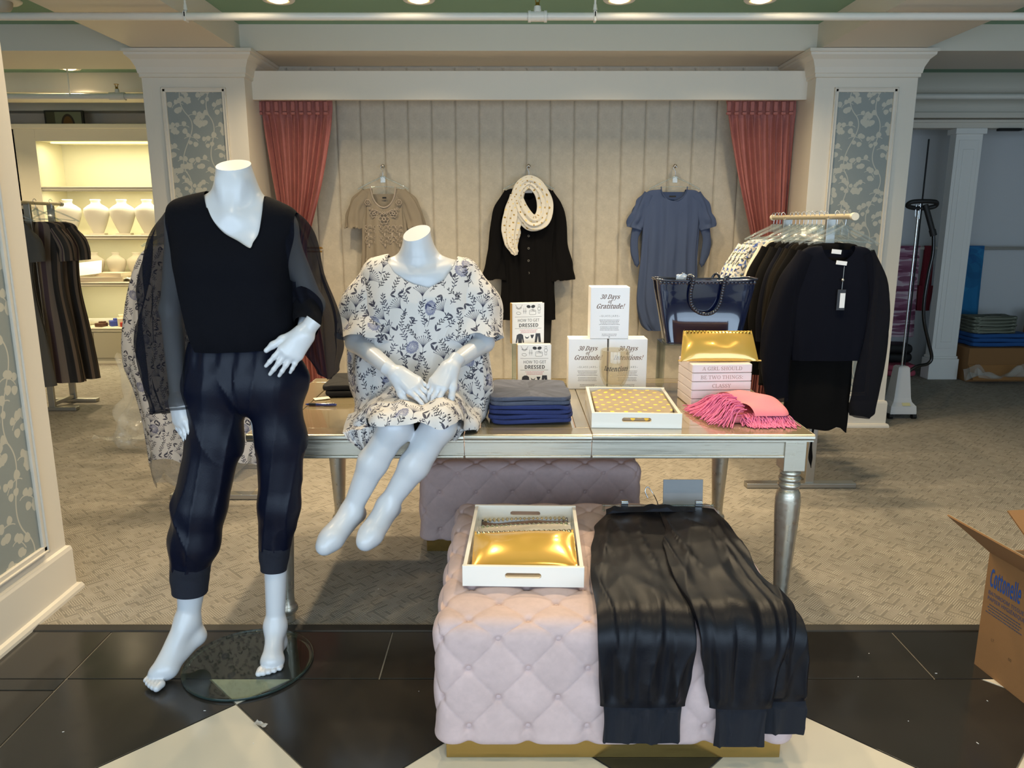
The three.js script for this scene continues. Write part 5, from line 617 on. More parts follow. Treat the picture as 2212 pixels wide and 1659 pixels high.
// beige lace top
{ const lace = mat('#8c8170', 0.9, { bumpMap: T.fabric, bumpScale: 0.001, transparent: true, opacity: 0.93 }), trim = mat('#a3978a', 0.85), o = thing('lace_top', 'sheer beige lace embroidered top on the padded wall', 'top', [-0.96, 0.75, ZW]);
  const body = wpart(o, 'front_and_back', cut(hanging([[1.72, -1.075, -0.845, ZW, 0.02], [1.685, -1.12, -0.795, ZW, 0.03], [1.5, -1.12, -0.80, ZW, 0.038], [1.2, -1.14, -0.78, ZW, 0.045], [0.95, -1.17, -0.75, ZW, 0.05], [0.75, -1.19, -0.73, ZW, 0.05]], { fold: 0.013, sd: 3, freq: 11, nu: 110 }), scoop(-0.958, 1.735, 0.09, 0.15, ZW)), lace);
  for (const s of [-1, 1]) { const c = -0.958, q = limb([[c + s * 0.12, 1.69, ZW, 0.05, 0.03], [c + s * 0.19, 1.6, ZW, 0.065, 0.035], [c + s * 0.225, 1.5, ZW, 0.068, 0.04], [c + s * 0.235, 1.42, ZW, 0.07, 0.045]], { fold: 0.008, freq: 7, nu: 60, sd: s + 3 }); wpart(o, 'sleeve', cut(q, (x, y) => y - 1.425 - 0.02 * ridge(noise(x * 60, 2)) ), lace); }
  const L = []; const ring = (x, y, r, z = 0.045) => L.push(new THREE.TorusGeometry(r, 0.0028, 6, 14).translate(x, y, ZW + z)); const drop = (x, y) => { for (const k of [-1, 1]) for (const [dy, r] of [[0, 0.013], [-0.03, 0.01]]) L.push(new THREE.TorusGeometry(r, 0.0022, 6, 14, PI * 1.2).rotateZ(k > 0 ? -0.6 : 2.0 - 0.4).translate(x + k * 0.013, y + dy, ZW + 0.05)); L.push(new THREE.SphereGeometry(0.006, 8, 6).scale(1, 2.4, 0.5).translate(x, y - 0.055, ZW + 0.045)); };
  const rose = (x, y, r) => { for (let k = 0; k < 6; k++) ring(x + Math.cos(k * 1.047) * r, y + Math.sin(k * 1.047) * r, r * 0.52); ring(x, y, r * 0.4); };
  rose(-0.958, 1.5, 0.026); rose(-1.03, 1.54, 0.02); rose(-0.885, 1.54, 0.02); rose(-1.075, 1.62, 0.014); rose(-0.842, 1.62, 0.014); for (const x of [-1.075, -1.01, -0.955, -0.9, -0.845]) { drop(x, 1.44); drop(x, 1.36); drop(x, 1.2); } for (let k = 0; k < 12; k++) ring(-1.06 + k * 0.0185, 1.575 - 0.03 * Math.sin(k / 11 * PI), 0.006);
  wpart(o, 'lace_applique', merge(L), trim, 'raised corded lace flowers').userData.kind = 'stuff';
  wpart(o, 'neck_binding', tube(Array.from({ length: 17 }, (_, k) => { const a = PI + k / 16 * PI; return [-0.958 + 0.092 * Math.cos(a), 1.735 + 0.152 * Math.sin(a), ZW + 0.033]; }), 0.006, 50, 8), trim); wpart(o, 'neck_label', rbox(0.03, 0.012, 0.002, 0.0006, -0.958, 1.655, ZW - 0.012), C.black); }
// black button blouse, trousers and dotted scarf
{ const blk = mat('#0a090a', 0.92, { specularIntensity: 0.3 }), o = thing('black_blouse', 'black button-through blouse with flared sleeves on the padded wall', 'blouse', [0.125, 0.74, ZW]);
  wpart(o, 'front_and_back', cut(hanging([[1.725, 0.03, 0.225, ZW, 0.02], [1.69, -0.06, 0.31, ZW, 0.032], [1.5, -0.085, 0.335, ZW, 0.04], [1.2, -0.075, 0.32, ZW, 0.045], [0.95, -0.085, 0.325, ZW, 0.05], [0.74, -0.095, 0.33, ZW, 0.05]], { fold: 0.013, sd: 7, freq: 11, nu: 110 }), scoop(0.125, 1.74, 0.07, 0.1, ZW)), blk);
  for (const s of [-1, 1]) { const c = 0.125; wpart(o, 'sleeve', cut(limb([[c + s * 0.14, 1.69, ZW, 0.045, 0.03], [c + s * 0.215, 1.55, ZW, 0.055, 0.035], [c + s * 0.235, 1.3, ZW, 0.062, 0.04], [c + s * 0.25, 1.14, ZW, 0.085, 0.05], [c + s * 0.26, 1.04, ZW, 0.105, 0.055]], { fold: 0.008, freq: 6, nu: 60, sd: 11 + s }), (x, y) => y - 1.045 - s * 0.12 * (x - (c + s * 0.25)) - 0.012 * noise(x * 40, 5)), blk); }
  for (let k = 0; k < 7; k++) wpart(o, 'button', new THREE.TorusGeometry(0.0065, 0.0022, 6, 16).translate(0.125, 1.375 - k * 0.092, ZW + 0.052), mat('#6d6a64', 0.4)); wpart(o, 'neck_label', rbox(0.055, 0.02, 0.002, 0.0006, 0.125, 1.7, ZW - 0.008), card, 'white neck label'); }
single('hanging_trousers', 'black trousers hanging beneath the black button blouse', 'trousers', hanging([[0.78, 0.12, 0.31, ZW - 0.02, 0.02], [0.55, 0.13, 0.3, ZW - 0.02, 0.025], [0.25, 0.14, 0.29, ZW - 0.02, 0.025]], { fold: 0.004, sd: 2 }), mat('#0b0b0c', 0.9), [0.2, 0.25, ZW - 0.02]);
{ const tx = canvasTex(512, 512, (g, W) => { g.fillStyle = '#dcd6c8'; g.fillRect(0, 0, W, W); for (let j = 0; j < 8; j++) for (let i = 0; i < 4; i++) { g.fillStyle = (i + j) % 3 ? '#a3843c' : '#e8cf83'; g.beginPath(); g.ellipse((i + 0.3 + (j % 2) * 0.5) * W / 4, (j + 0.5) * W / 8, 15, 13, 0, 0, 7); g.fill(); } }), m = mat('#ffffff', 0.8, { map: tx, transparent: true, opacity: 0.97 }); tx.repeat.set(2, 3);
  const o = thing('dotted_scarf', 'ivory scarf with gold dots looped over the black blouse', 'scarf', [0.14, 1.2, ZW + 0.06]), z = ZW + 0.074;
  wpart(o, 'loop', limb([[0.03, 1.62, z, 0.05, 0.02], [0.06, 1.72, z, 0.046, 0.022], [0.125, 1.765, z - 0.01, 0.04, 0.022], [0.2, 1.72, z, 0.046, 0.022], [0.25, 1.6, z, 0.055, 0.022], [0.22, 1.49, z + 0.012, 0.055, 0.024], [0.15, 1.47, z + 0.016, 0.05, 0.024], [0.08, 1.54, z + 0.018, 0.046, 0.024], [0.04, 1.63, z + 0.015, 0.04, 0.02]], { fold: 0.02, freq: 9, nu: 90, nv: 120, sd: 4 }), m); wpart(o, 'tail', limb([[0.03, 1.67, z + 0.01, 0.045, 0.018], [0.005, 1.55, z + 0.012, 0.056, 0.02], [-0.01, 1.42, z + 0.01, 0.06, 0.02], [-0.005, 1.33, z + 0.01, 0.045, 0.02], [0.02, 1.26, z + 0.01, 0.028, 0.016], [0.03, 1.235, z + 0.01, 0.012, 0.012]], { fold: 0.02, freq: 8, nu: 80, nv: 70, sd: 9 }), m); }
// slate dress
{ const blue = mat('#3d4c6c', 0.85, { bumpMap: T.fabric, bumpScale: 0.0005 }), o = thing('jersey_dress', 'slate blue jersey dress with tied sleeves on the padded wall', 'dress', [1.2, 0.65, ZW]);
  wpart(o, 'front_and_back', cut(hanging([[1.715, 1.09, 1.315, ZW, 0.02], [1.685, 1.0, 1.4, ZW, 0.032], [1.5, 0.985, 1.415, ZW, 0.04], [1.2, 0.975, 1.405, ZW, 0.045], [0.9, 0.96, 1.42, ZW, 0.05], [0.72, 1.0, 1.42, ZW, 0.05], [0.655, 1.05, 1.41, ZW, 0.045]], { fold: 0.015, sd: 13, freq: 11, nu: 120 }), scoop(1.205, 1.735, 0.095, 0.105, ZW)), blue);
  for (const s of [-1, 1]) { const c = 1.2; wpart(o, 'sleeve', limb([[c + s * 0.17, 1.68, ZW, 0.045, 0.03], [c + s * 0.225, 1.58, ZW, 0.058, 0.028], [c + s * 0.262, 1.48, ZW, 0.062, 0.03], [c + s * 0.275, 1.43, ZW, 0.064, 0.032]], { fold: 0.014, freq: 6, nu: 60, sd: s + 20 }), blue); wpart(o, 'sleeve_tie', limb([[c + s * 0.25, 1.45, ZW, 0.04, 0.02], [c + s * 0.275, 1.35, ZW, 0.03, 0.014], [c + s * 0.27, 1.25, ZW, 0.03, 0.012], [c + s * 0.25, 1.17, ZW, 0.02, 0.01], [c + s * 0.245, 1.14, ZW, 0.004, 0.004]], { fold: 0.006, nu: 24, sd: 30 + s }), blue); }
  wpart(o, 'neck_binding', tube(Array.from({ length: 17 }, (_, k) => { const a = PI + k / 16 * PI; return [1.205 + 0.097 * Math.cos(a), 1.735 + 0.107 * Math.sin(a), ZW + 0.034]; }), 0.004, 50, 8), blue); wpart(o, 'neck_label', rbox(0.05, 0.012, 0.002, 0.0006, 1.205, 1.665, ZW - 0.012), C.black); }
// ---- rail of blouses beside the right-hand column
function rail(label, x, y, d0, d1, feet, w, posts) {
  const o = thing('clothes_rail', label, 'clothes rail', [x, 0, -(d0 + d1) / 2]), m = (d0 + d1) / 2, z = (d) => m - d;
  part(o, 'hang_rod', rod([0, y, z(d0)], [0, y, z(d1)], 0.014, 18), mat('#cfc3a6', 0.35, { metalness: 0.5 })); for (const d of [d0, d1]) part(o, 'end_cap', rod([0, y, z(d) - 0.012], [0, y, z(d) + 0.012], 0.019, 18), mat('#d8cfb8', 0.4));
  posts.forEach((d, k) => { part(o, 'post', merge([rbox(0.05, y - 0.03, 0.025, 0.003, 0, (y - 0.03) / 2 + 0.02, z(d)), rbox(0.03, 0.08, 0.008, 0.002, 0, y - 0.035, z(d))]), C.steel); part(o, 'foot', rbox(w, 0.028, 0.06, 0.004, feet, 0.016, z(d)), C.steel); });
  part(o, 'stretcher', rbox(0.03, 0.03, Math.abs(posts[1] - posts[0]), 0.003, 0, 0.05, z((posts[0] + posts[1]) / 2)), C.steel); return o;
}
rail('chrome clothes rail of dark blouses beside the column', 1.69, 1.505, 3.86, 5.06, -0.05, 0.62, [4.14, 4.8]);
const inkTex = canvasTex(512, 512, (g, W) => { g.fillStyle = '#d9d4c8'; g.fillRect(0, 0, W, W); let s = 3; const R = () => { s = (s * 16807) % 2147483647; return s / 2147483647; }; for (let k = 0; k < 170; k++) { g.fillStyle = ['#2746a0', '#3b62b8', '#23262e', '#6f7f9a', '#4a4f3a'][k % 5]; g.globalAlpha = 0.75; g.beginPath(); g.ellipse(R() * W, R() * W, 10 + R() * 34, 5 + R() * 12, R() * 3, 0, 7); g.fill(); } });
inkTex.repeat.set(1.5, 2.5);
const railMats = { black: mat('#0a0909', 0.92, { specularIntensity: 0.3 }), brown: mat('#1a1611', 0.92, { specularIntensity: 0.3 }), navy: mat('#0a0c16', 0.92, { specularIntensity: 0.3 }), print: mat('#ffffff', 0.85, { map: inkTex }), ivory: mat('#cfc8b6', 0.85) };
{ const X = 1.655, z = -3.95, o = thing('navy_blouse', 'navy blouse with sheer sleeves and swing tag, end of the rail', 'blouse', [X, 0.4, z], 'garments on the right rail'), sheer = mat('#0a0b14', 0.9, { transparent: true, opacity: 0.9, specularIntensity: 0.3 });
  wpart(o, 'front_and_back', cut(hanging([[1.36, X - 0.1, X + 0.1, z, 0.02], [1.325, X - 0.18, X + 0.175, z, 0.03], [1.15, X - 0.2, X + 0.2, z, 0.038], [0.95, X - 0.205, X + 0.19, z, 0.042], [0.77, X - 0.19, X + 0.165, z, 0.04]], { fold: 0.007, sd: 41 }), scoop(X, 1.37, 0.085, 0.09, z)), railMats.navy);
  wpart(o, 'sleeve', limb([[X - 0.15, 1.32, z, 0.05, 0.03], [X - 0.225, 1.15, z, 0.065, 0.04], [X - 0.27, 0.9, z, 0.08, 0.045], [X - 0.27, 0.72, z, 0.075, 0.05], [X - 0.24, 0.55, z, 0.06, 0.04]], { fold: 0.008, nu: 40, sd: 3 }), sheer); wpart(o, 'sleeve', limb([[X + 0.145, 1.32, z, 0.05, 0.03], [X + 0.22, 1.15, z, 0.06, 0.04], [X + 0.24, 0.9, z, 0.07, 0.045], [X + 0.225, 0.65, z, 0.075, 0.05], [X + 0.205, 0.5, z, 0.07, 0.04], [X + 0.2, 0.46, z, 0.05, 0.03]], { fold: 0.01, nu: 40, sd: 6 }), sheer);
  wpart(o, 'neck_label', put(rbox(0.05, 0.022, 0.002, 0.0006), X + 0.0, 1.33, z + 0.0, 0, 0, -0.1), card, 'white neck label'); wpart(o, 'inner_label', put(rbox(0.055, 0.02, 0.002, 0.0006), X + 0.015, 1.275, z + 0.037, 0, 0, -0.12), card);
  const tg = wpart(o, 'swing_tag', rbox(0.042, 0.105, 0.002, 0.0008, X + 0.02, 1.09, z + 0.058), mat('#2a2b30', 0.5), 'dark swing tag with white sticker'); part(tg, 'sticker', rbox(0.026, 0.075, 0.001, 0.0004, X + 0.026 - X, 1.087 - 0.4, 0.0596), card); wpart(tg, 'tag_string', merge([rod([X + 0.025, 1.26, z + 0.05], [X + 0.02, 1.14, z + 0.056], 0.0012), new THREE.SphereGeometry(0.008, 10, 8).translate(X + 0.022, 1.19, z + 0.054)]), C.steel); }
{ const X = 1.655, z = -4.0, o = thing('black_skirt', 'black layered skirt with trailing ties, next to the end of the rail', 'skirt', [X, 0.15, z], 'garments on the right rail'); wpart(o, 'skirt_body', hanging([[1.3, X - 0.12, X + 0.12, z, 0.02], [0.8, X - 0.17, X + 0.15, z, 0.03], [0.55, X - 0.19, X + 0.155, z, 0.04], [0.385, X - 0.2, X + 0.155, z, 0.042]], { fold: 0.008, sd: 51, hem: 0.02 }), railMats.black); for (const [dx, y, w] of [[-0.02, 0.16, 0.012], [-0.1, 0.22, 0.02], [-0.085, 0.28, 0.02]]) wpart(o, 'tie', limb([[X + dx, 0.42, z, 0.006, 0.003], [X + dx - 0.006, 0.3, z, 0.006, 0.003], [X + dx - 0.004, y + 0.06, z, w, 0.004], [X + dx + 0.004, y, z, 0.002, 0.002]], { fold: 0, nu: 10 }), railMats.black); }
{ const ORD = ['first', 'second', 'third', 'fourth', 'fifth', 'sixth', 'seventh', 'eighth', 'ninth', 'tenth', 'eleventh', 'twelfth', 'thirteenth', 'fourteenth', 'fifteenth', 'sixteenth'], kinds = ['black', 'black', 'brown', 'black', 'navy', 'black', 'black', 'brown', 'black', 'ivory', 'print', 'print', 'print', 'print'], txt = { black: 'plain black blouse', brown: 'dark brown blouse', navy: 'dark navy blouse', ivory: 'ivory blouse with a pale collar', print: 'blue and white ink print blouse' }, counts = {};
  hanger('clear hanger of the navy blouse at the rail end', [1.69, 1.522, -3.955], 0.1);
  kinds.forEach((k, i) => { const d = i === 0 ? 4.06 : i < 10 ? 4.205 + 0.064 * (i - 1) : 4.868 + 0.058 * (i - 10), X = 1.685 + 0.01 * Math.sin(i * 2), z = -d, w = k === 'print' ? 0.25 : 0.185 + 0.012 * Math.sin(i * 1.7), bot = k === 'print' ? 0.55 : 0.5 + 0.1 * hsh(i, 3, 1); counts[k] = (counts[k] ?? 0) + 1;
    const multi_ = kinds.filter((q) => q === k).length > 1, o = thing('hanging_blouse', txt[k] + ' on the rail, ' + ORD[i + 2] + ' garment from the navy end', 'blouse', [X, bot, z], 'garments on the right rail');
    wpart(o, 'front_and_back', hanging([[1.37, X - 0.08, X + 0.08, z, 0.014], [1.335, X - w * 0.8, X + w * 0.75, z, 0.02], [1.15, X - w, X + w * 0.85, z, 0.024], [0.85, X - w * 1.02, X + w * 0.8, z, 0.026], [bot, X - w * 1.05, X + w * 0.85, z, 0.026]], { fold: 0.006, sd: 60 + i, nu: 40, nv: 30 }), railMats[k]);
    wpart(o, 'sleeve', limb([[X - w * 0.75, 1.325, z, 0.04, 0.02], [X - w * 1.1, 1.15, z, 0.05, 0.026], [X - w * 1.22, 0.95, z, 0.05, 0.028], [X - w * 1.2, 0.8, z, 0.045, 0.026]], { fold: 0.006, nu: 20, nv: 20, sd: i }), railMats[k]);
    hanger('clear hanger of the ' + ORD[i + 2] + ' garment from the navy end of the rail', [1.69, 1.522, z], 0.15 * Math.sin(i * 3), 'clear hangers on the right rail'); }); }
// ---- rail with the floral kaftan behind the standing mannequin
rail('chrome clothes rail carrying a floral kaftan behind the standing mannequin', -1.63, 1.5, 3.78, 4.75, 0.02, 0.5, [3.96, 4.49]);
hanger('clear hanger of the floral kaftan', [-1.63, 1.517, -3.82], 0.05);
{ const X = -1.62, z = -3.82, o = thing('floral_kaftan', 'white kaftan with navy floral print over a sheer grey underskirt', 'dress', [X, 0.12, z]);
  wpart(o, 'front_and_back', uvBox(hanging([[1.37, X - 0.1, X + 0.1, z, 0.02], [1.33, X - 0.21, X + 0.2, z, 0.03], [1.15, X - 0.29, X + 0.29, z, 0.045], [0.95, X - 0.335, X + 0.33, z, 0.05], [0.8, X - 0.35, X + 0.345, z, 0.05], [0.68, X - 0.32, X + 0.33, z, 0.055], [0.5, X - 0.29, X + 0.33, z, 0.06], [0.28, X - 0.27, X + 0.345, z, 0.06]], { fold: 0.014, sd: 77, nu: 90, freq: 8, hem: 0.04 })), floral);
  wpart(o, 'underskirt', hanging([[0.6, X - 0.22, X + 0.3, z, 0.03], [0.4, X - 0.25, X + 0.33, z, 0.035], [0.25, X - 0.27, X + 0.35, z, 0.05], [0.13, X - 0.25, X + 0.36, z, 0.055]], { fold: 0.02, freq: 11, sd: 79, nu: 110, hem: 0.05 }), mat('#8f8d88', 0.8, { transparent: true, opacity: 0.38 }), 'sheer grey organza underskirt'); }
{ const X = -2.25, z = -4.62, o = thing('shoulder_bag', 'black shoulder bag hanging from the rail behind the floral kaftan', 'handbag', [X, 0.68, z]), f = blend([cone([-0.03, 0.03, 0], [0.1, 0.02, 0], 0.05, 0.05, 0.04, 0.6), cone([0, 0.1, 0], [0.12, 0.12, 0], 0.05, 0.06, 0.05, 0.6)]); part(o, 'pouch', mesher((x, y, zz) => f(x, y, zz) - 0.004 * noise(x * 20, y * 20, zz * 20), [-0.14, -0.08, -0.1], [0.24, 0.24, 0.1], 0.008), mat('#0d0d10', 0.35)); part(o, 'strap', tube([[0.06, 0.16, 0], [0.3, 0.55, 0], [0.62, 0.83, 0], [0.6, 0.84, 0.01], [0.32, 0.55, 0.02], [0.1, 0.16, 0.01]], 0.006, 60, 6), C.black); }
// ---------------------------------------------------------------- lit shelving at the rear left
const shelfPaint = mat('#e6dfc4', 0.5), SH = [1.83, 1.345, 0.865, 0.385];
{ const o = thing('shelving_unit', 'tall white built-in shelving with lit bays at the rear', 'shelving', [-3.85, 0, -8.2]), X0 = -1.17, X1 = 1.1, Z1 = 0.2, Z0 = -0.27;
  part(o, 'back_panel', bar(X0, X1, 0, 2.42, Z0, Z0 + 0.02), shelfPaint); for (const [a, b] of [[X0, X0 + 0.03], [X1 - 0.03, X1]]) part(o, 'side_panel', bar(a, b, 0, 2.42, Z0, Z1), shelfPaint); part(o, 'top_panel', bar(X0 + 0.031, X1 - 0.031, 2.272, 2.418, Z0 + 0.021, Z1 - 0.021), shelfPaint);
  part(o, 'face_frame', merge([bar(X0, X0 + 0.24, 0, 2.42, Z1 - 0.02, Z1, 0.002), bar(X1 - 0.1, X1, 0, 2.42, Z1 - 0.02, Z1, 0.002), bar(X0 + 0.2405, X1 - 0.1005, 2.27, 2.42, Z1 - 0.02, Z1, 0.002)]), shelfPaint); part(o, 'end_panel', merge([bar(X0 - 0.56, X0 - 0.004, 0, 2.42, Z1 - 0.08, Z1 - 0.06), bar(X0 - 0.1, X0 - 0.05, 0, 2.42, Z1 - 0.06, Z1 - 0.03, 0.006)]), shelfPaint); part(o, 'crown', bar(X0 - 0.56, X1 + 0.02, 2.385, 2.435, Z1 - 0.04, Z1 + 0.03, 0.01), shelfPaint); part(o, 'inner_jamb', bar(X0 + 0.22, X0 + 0.24, 0.385, 2.27, Z0, Z1 - 0.02), shelfPaint);
  for (const y of SH) { const s = part(o, 'shelf', bar(X0 + 0.24, X1 - 0.05, y - 0.028, y, Z0 + 0.02, Z1 - 0.03), shelfPaint); part(s, 'nosing', merge([bar(X0 + 0.24, X1 - 0.05, y - 0.05, y, Z1 - 0.035, Z1 - 0.005, 0.008), bar(X0 + 0.24, X1 - 0.05, y - 0.042, y - 0.03, Z1 - 0.03, Z1 + 0.004, 0.005), bar(X0 + 0.24, X1 - 0.05, y - 0.016, y - 0.004, Z1 - 0.03, Z1 + 0.004, 0.005)]), mat('#cfc9b4', 0.35)); }
  for (let k = 0; k < 4; k++) { const w = (X1 - X0 - 0.1) / 4, a = X0 + 0.05 + k * w; part(o, 'cupboard_door', bar(a + 0.003, a + w - 0.003, 0.06, 0.335, Z1 - 0.02, Z1 - 0.002, 0.003), mat('#b9b39c', 0.5)); } part(o, 'plinth', bar(X0, X1, 0, 0.055, Z0, Z1 - 0.015), shelfPaint);
  const tubeGlow = new THREE.MeshStandardMaterial({ color: '#fffbe0', emissive: '#fff3b0', emissiveIntensity: 1.6 });
  [2.268, 1.80, 1.315, 0.835].forEach((y, k) => { part(o, 'shelf_light', rbox(1.7, 0.012, 0.04, 0.004, 0.03, y - 0.007, Z1 - 0.08), tubeGlow, 'glowing strip light under the shelf'); const l = new THREE.RectAreaLight(new THREE.Color().setRGB(1, 0.95, 0.66), SHELF_POWER * [1, 0.8, 0.6, 0.5][k], 1.7, 0.05); l.name = 'shelf_strip_light'; l.position.set(0.03, y - 0.015, Z1 - 0.08); l.rotation.x = -PI / 2; o.add(l); });
}
{ const linen = mat('#ded8c8', 0.85, { bumpMap: T.fabric, bumpScale: 0.001 }), prof = [[0.0001, 0.36], [0.05, 0.36], [0.055, 0.352], [0.045, 0.335], [0.05, 0.315], [0.085, 0.295], [0.122, 0.268], [0.13, 0.24], [0.125, 0.2], [0.105, 0.14], [0.075, 0.07], [0.052, 0.02], [0.05, 0.012]];
  const bustG = lathe(prof, 36).scale(1, 1, 0.45), baseG = rbox(0.15, 0.018, 0.09, 0.003, 0, 0.009, 0), names = ['beside the cabinet side panel', 'second from the cabinet side panel', 'third from the cabinet side panel', 'fourth from the cabinet side panel'];
  [-4.6, -4.31, -4.04, -3.78, -3.52].forEach((x, k) => { const o = thing('necklace_bust', k < 4 ? 'white linen necklace bust on the lit shelf, ' + names[k] : 'white linen necklace bust on the lit shelf behind the column', 'necklace bust', [x, SH[1], -8.12], 'necklace busts', 0.1); part(o, 'torso', bustG, linen); part(o, 'base', baseG, linen); });
  [-4.47, -4.24, -4.02].forEach((x, k) => { const o = thing('necklace_bust', ['small taupe necklace bust behind the propped white paper', 'small taupe necklace bust between two others', 'small taupe necklace bust beside the crumpled papers'][k], 'necklace bust', [x, SH[2], -8.28], 'small necklace busts'); const g = bustG.clone().scale(0.82, 0.82, 0.82); part(o, 'torso', g, mat('#c3b6a2', 0.85)); part(o, 'base', baseG, linen); });
  const paper = mat('#e9e4d6', 0.7), P = (name, label, cat, g, m, pos, rot = [0, 0, 0]) => { const o = single(name, label, cat, g, m); o.position.set(...pos); o.rotation.set(...rot); return o; };
  P('document_sheet', 'white paper propped on the folders on the lit shelf', 'paper', rbox(0.28, 0.17, 0.002, 0.0006), paper, [-4.46, SH[2] + 0.135, -8.1], [-0.7, 0.1, 0.22]); P('document_folder', 'taupe folder lying under the propped white paper', 'folder', rbox(0.45, 0.05, 0.22, 0.004), mat('#c2b49c', 0.7), [-4.3, SH[2] + 0.0255, -8.13], [0, 0.08, 0]); P('box_file', 'flat beige box on the taupe folder', 'box', rbox(0.3, 0.04, 0.18, 0.004), mat('#d0c2a8', 0.7), [-4.22, SH[2] + 0.071, -8.15], [0, -0.15, 0]);
  for (let k = 0; k < 3; k++) P('crumpled_paper', ['crumpled white paper touching the taupe folder', 'crumpled white paper between two others', 'crumpled white paper farthest from the folder'][k], 'paper', sheet((u, v) => [(u - 0.5) * 0.2, 0.03 + 0.03 * noise(u * 4, v * 4, k), (v - 0.5) * 0.15], 10, 10), paper, [-3.98 + k * 0.09, SH[2] + 0.002, -8.12], [0, k, 0]).userData.group = 'crumpled papers';
  P('tape_roll', 'white tape roll at the end of the lowest lit shelf', 'tape roll', merge([lathe([[0.03, 0], [0.075, 0], [0.08, 0.005], [0.08, 0.065], [0.075, 0.07], [0.03, 0.07], [0.03, 0]], 28)]), paper, [-4.6, SH[3], -8.12]); P('paper_roll', 'long white paper roll lying on the lowest lit shelf', 'paper roll', rod([-0.2, 0, 0], [0.2, 0, 0], 0.035, 20), paper, [-4.4, SH[3] + 0.036, -8.28], [0, 0.1, 0]);
  [['red handled scissors box on the lowest lit shelf', '#a8352a', -4.08, 0.16, 0.05], ['small blue box on the lowest lit shelf', '#3a4aa0', -4.27, 0.08, 0.06], ['brown leather wallet on the lowest lit shelf', '#5a3a28', -4.38, 0.1, 0.04], ['cream notepad stack on the lowest lit shelf', '#d8cfb0', -4.18, 0.12, 0.09], ['grey stapler box on the lowest lit shelf', '#8a8880', -3.93, 0.14, 0.07]].forEach(([l, c, x, w, h], k) => P('desk_supply', l, 'supplies', merge([rbox(w, h, 0.09, 0.008, 0, h / 2, 0), rbox(w * 0.5, h * 0.4, 0.06, 0.006, 0.02, h * 1.15, 0)]), mat(c, 0.5), [x, SH[3], -8.1 - 0.05 * (k % 2)], [0, k * 0.7, 0]));
  const pic = thing('canvas_picture', 'dark framed canvas with an arched niche on top of the shelving', 'picture', [-4.6, 2.4355, -8.25]); part(pic, 'canvas', rbox(0.4, 0.16, 0.03, 0.004, 0, 0.08, 0), mat('#2d2a1c', 0.7)); part(pic, 'painting', face(0.36, 0.13), printed(360, 130, (g, W, H) => { g.fillStyle = '#7d8060'; g.fillRect(0, 0, W, H); g.fillStyle = '#4c4a30'; g.fillRect(0, 0, 90, H); g.fillStyle = '#2e2313'; g.beginPath(); g.ellipse(220, H, 70, 110, 0, 0, 7); g.fill(); g.fillStyle = '#6d4a16'; g.beginPath(); g.ellipse(220, H, 50, 88, 0, 0, 7); g.fill(); })).position.set(0, 0.08, 0.0158); }
// rail of striped dresses at the far left
{ const st = canvasTex(512, 64, (g, W, H) => { const c = ['#3a332c', '#6f5c4a', '#2b2622', '#7a6a5c', '#4d3b3f', '#8a7a66', '#332f2b']; let x = 0, k = 0; while (x < W) { const w = 10 + 26 * hsh(k, 2, 7); g.fillStyle = c[k % 7]; g.fillRect(x, 0, w, H); x += w; k++; } }), stripe = mat('#ffffff', 0.85, { map: st }), greyD = mat('#55524d', 0.85);
  rail('chrome clothes rail of striped dresses before the shelving', -3.68, 1.62, 5.75, 6.4, 0.0, 0.4, [5.95, 6.25]);
  [[-3.66, 6.02, stripe, 'brown striped short-sleeved dress nearest the rail end'], [-3.62, 6.16, stripe, 'brown striped short-sleeved dress behind the first striped one'], [-3.8, 5.86, greyD, 'plain grey dress on the rail of striped dresses']].forEach(([X, d, m, l], k) => { const z = -d, o = thing('striped_dress', l, 'dress', [X, 0.22, z], 'dresses on the far rail'); wpart(o, 'front_and_back', hanging([[1.48, X - 0.08, X + 0.1, z, 0.02], [1.43, X - 0.16, X + 0.18, z, 0.03], [1.2, X - 0.16, X + 0.16, z, 0.04], [0.95, X - 0.15, X + 0.15, z, 0.045], [0.6, X - 0.18, X + 0.19, z, 0.05], [0.22, X - 0.2, X + 0.22, z, 0.055]], { fold: 0.012, sd: 90 + k, freq: 8 }), m); wpart(o, 'sleeve', limb([[X + 0.12, 1.43, z, 0.05, 0.03], [X + 0.19, 1.3, z, 0.065, 0.04], [X + 0.2, 1.18, z, 0.065, 0.045]], { fold: 0.006, nu: 24 }), m); hanger('clear hanger of the ' + ['first striped', 'second striped', 'plain grey'][k] + ' dress on the far rail', [X, 1.637, z], 0.2 * k, 'clear hangers on the far rail'); }); }
{ const o = thing('wall_bracket', 'steel faceout arm on the shelving side', 'bracket', [-4.85, 1.62, -7.99]); part(o, 'arm', rod([0, 0, 0], [0.02, 0, 0.25], 0.011), C.steel); part(o, 'end_cap', rod([0.0195, 0, 0.245], [0.0205, 0, 0.26], 0.016), C.steel); }
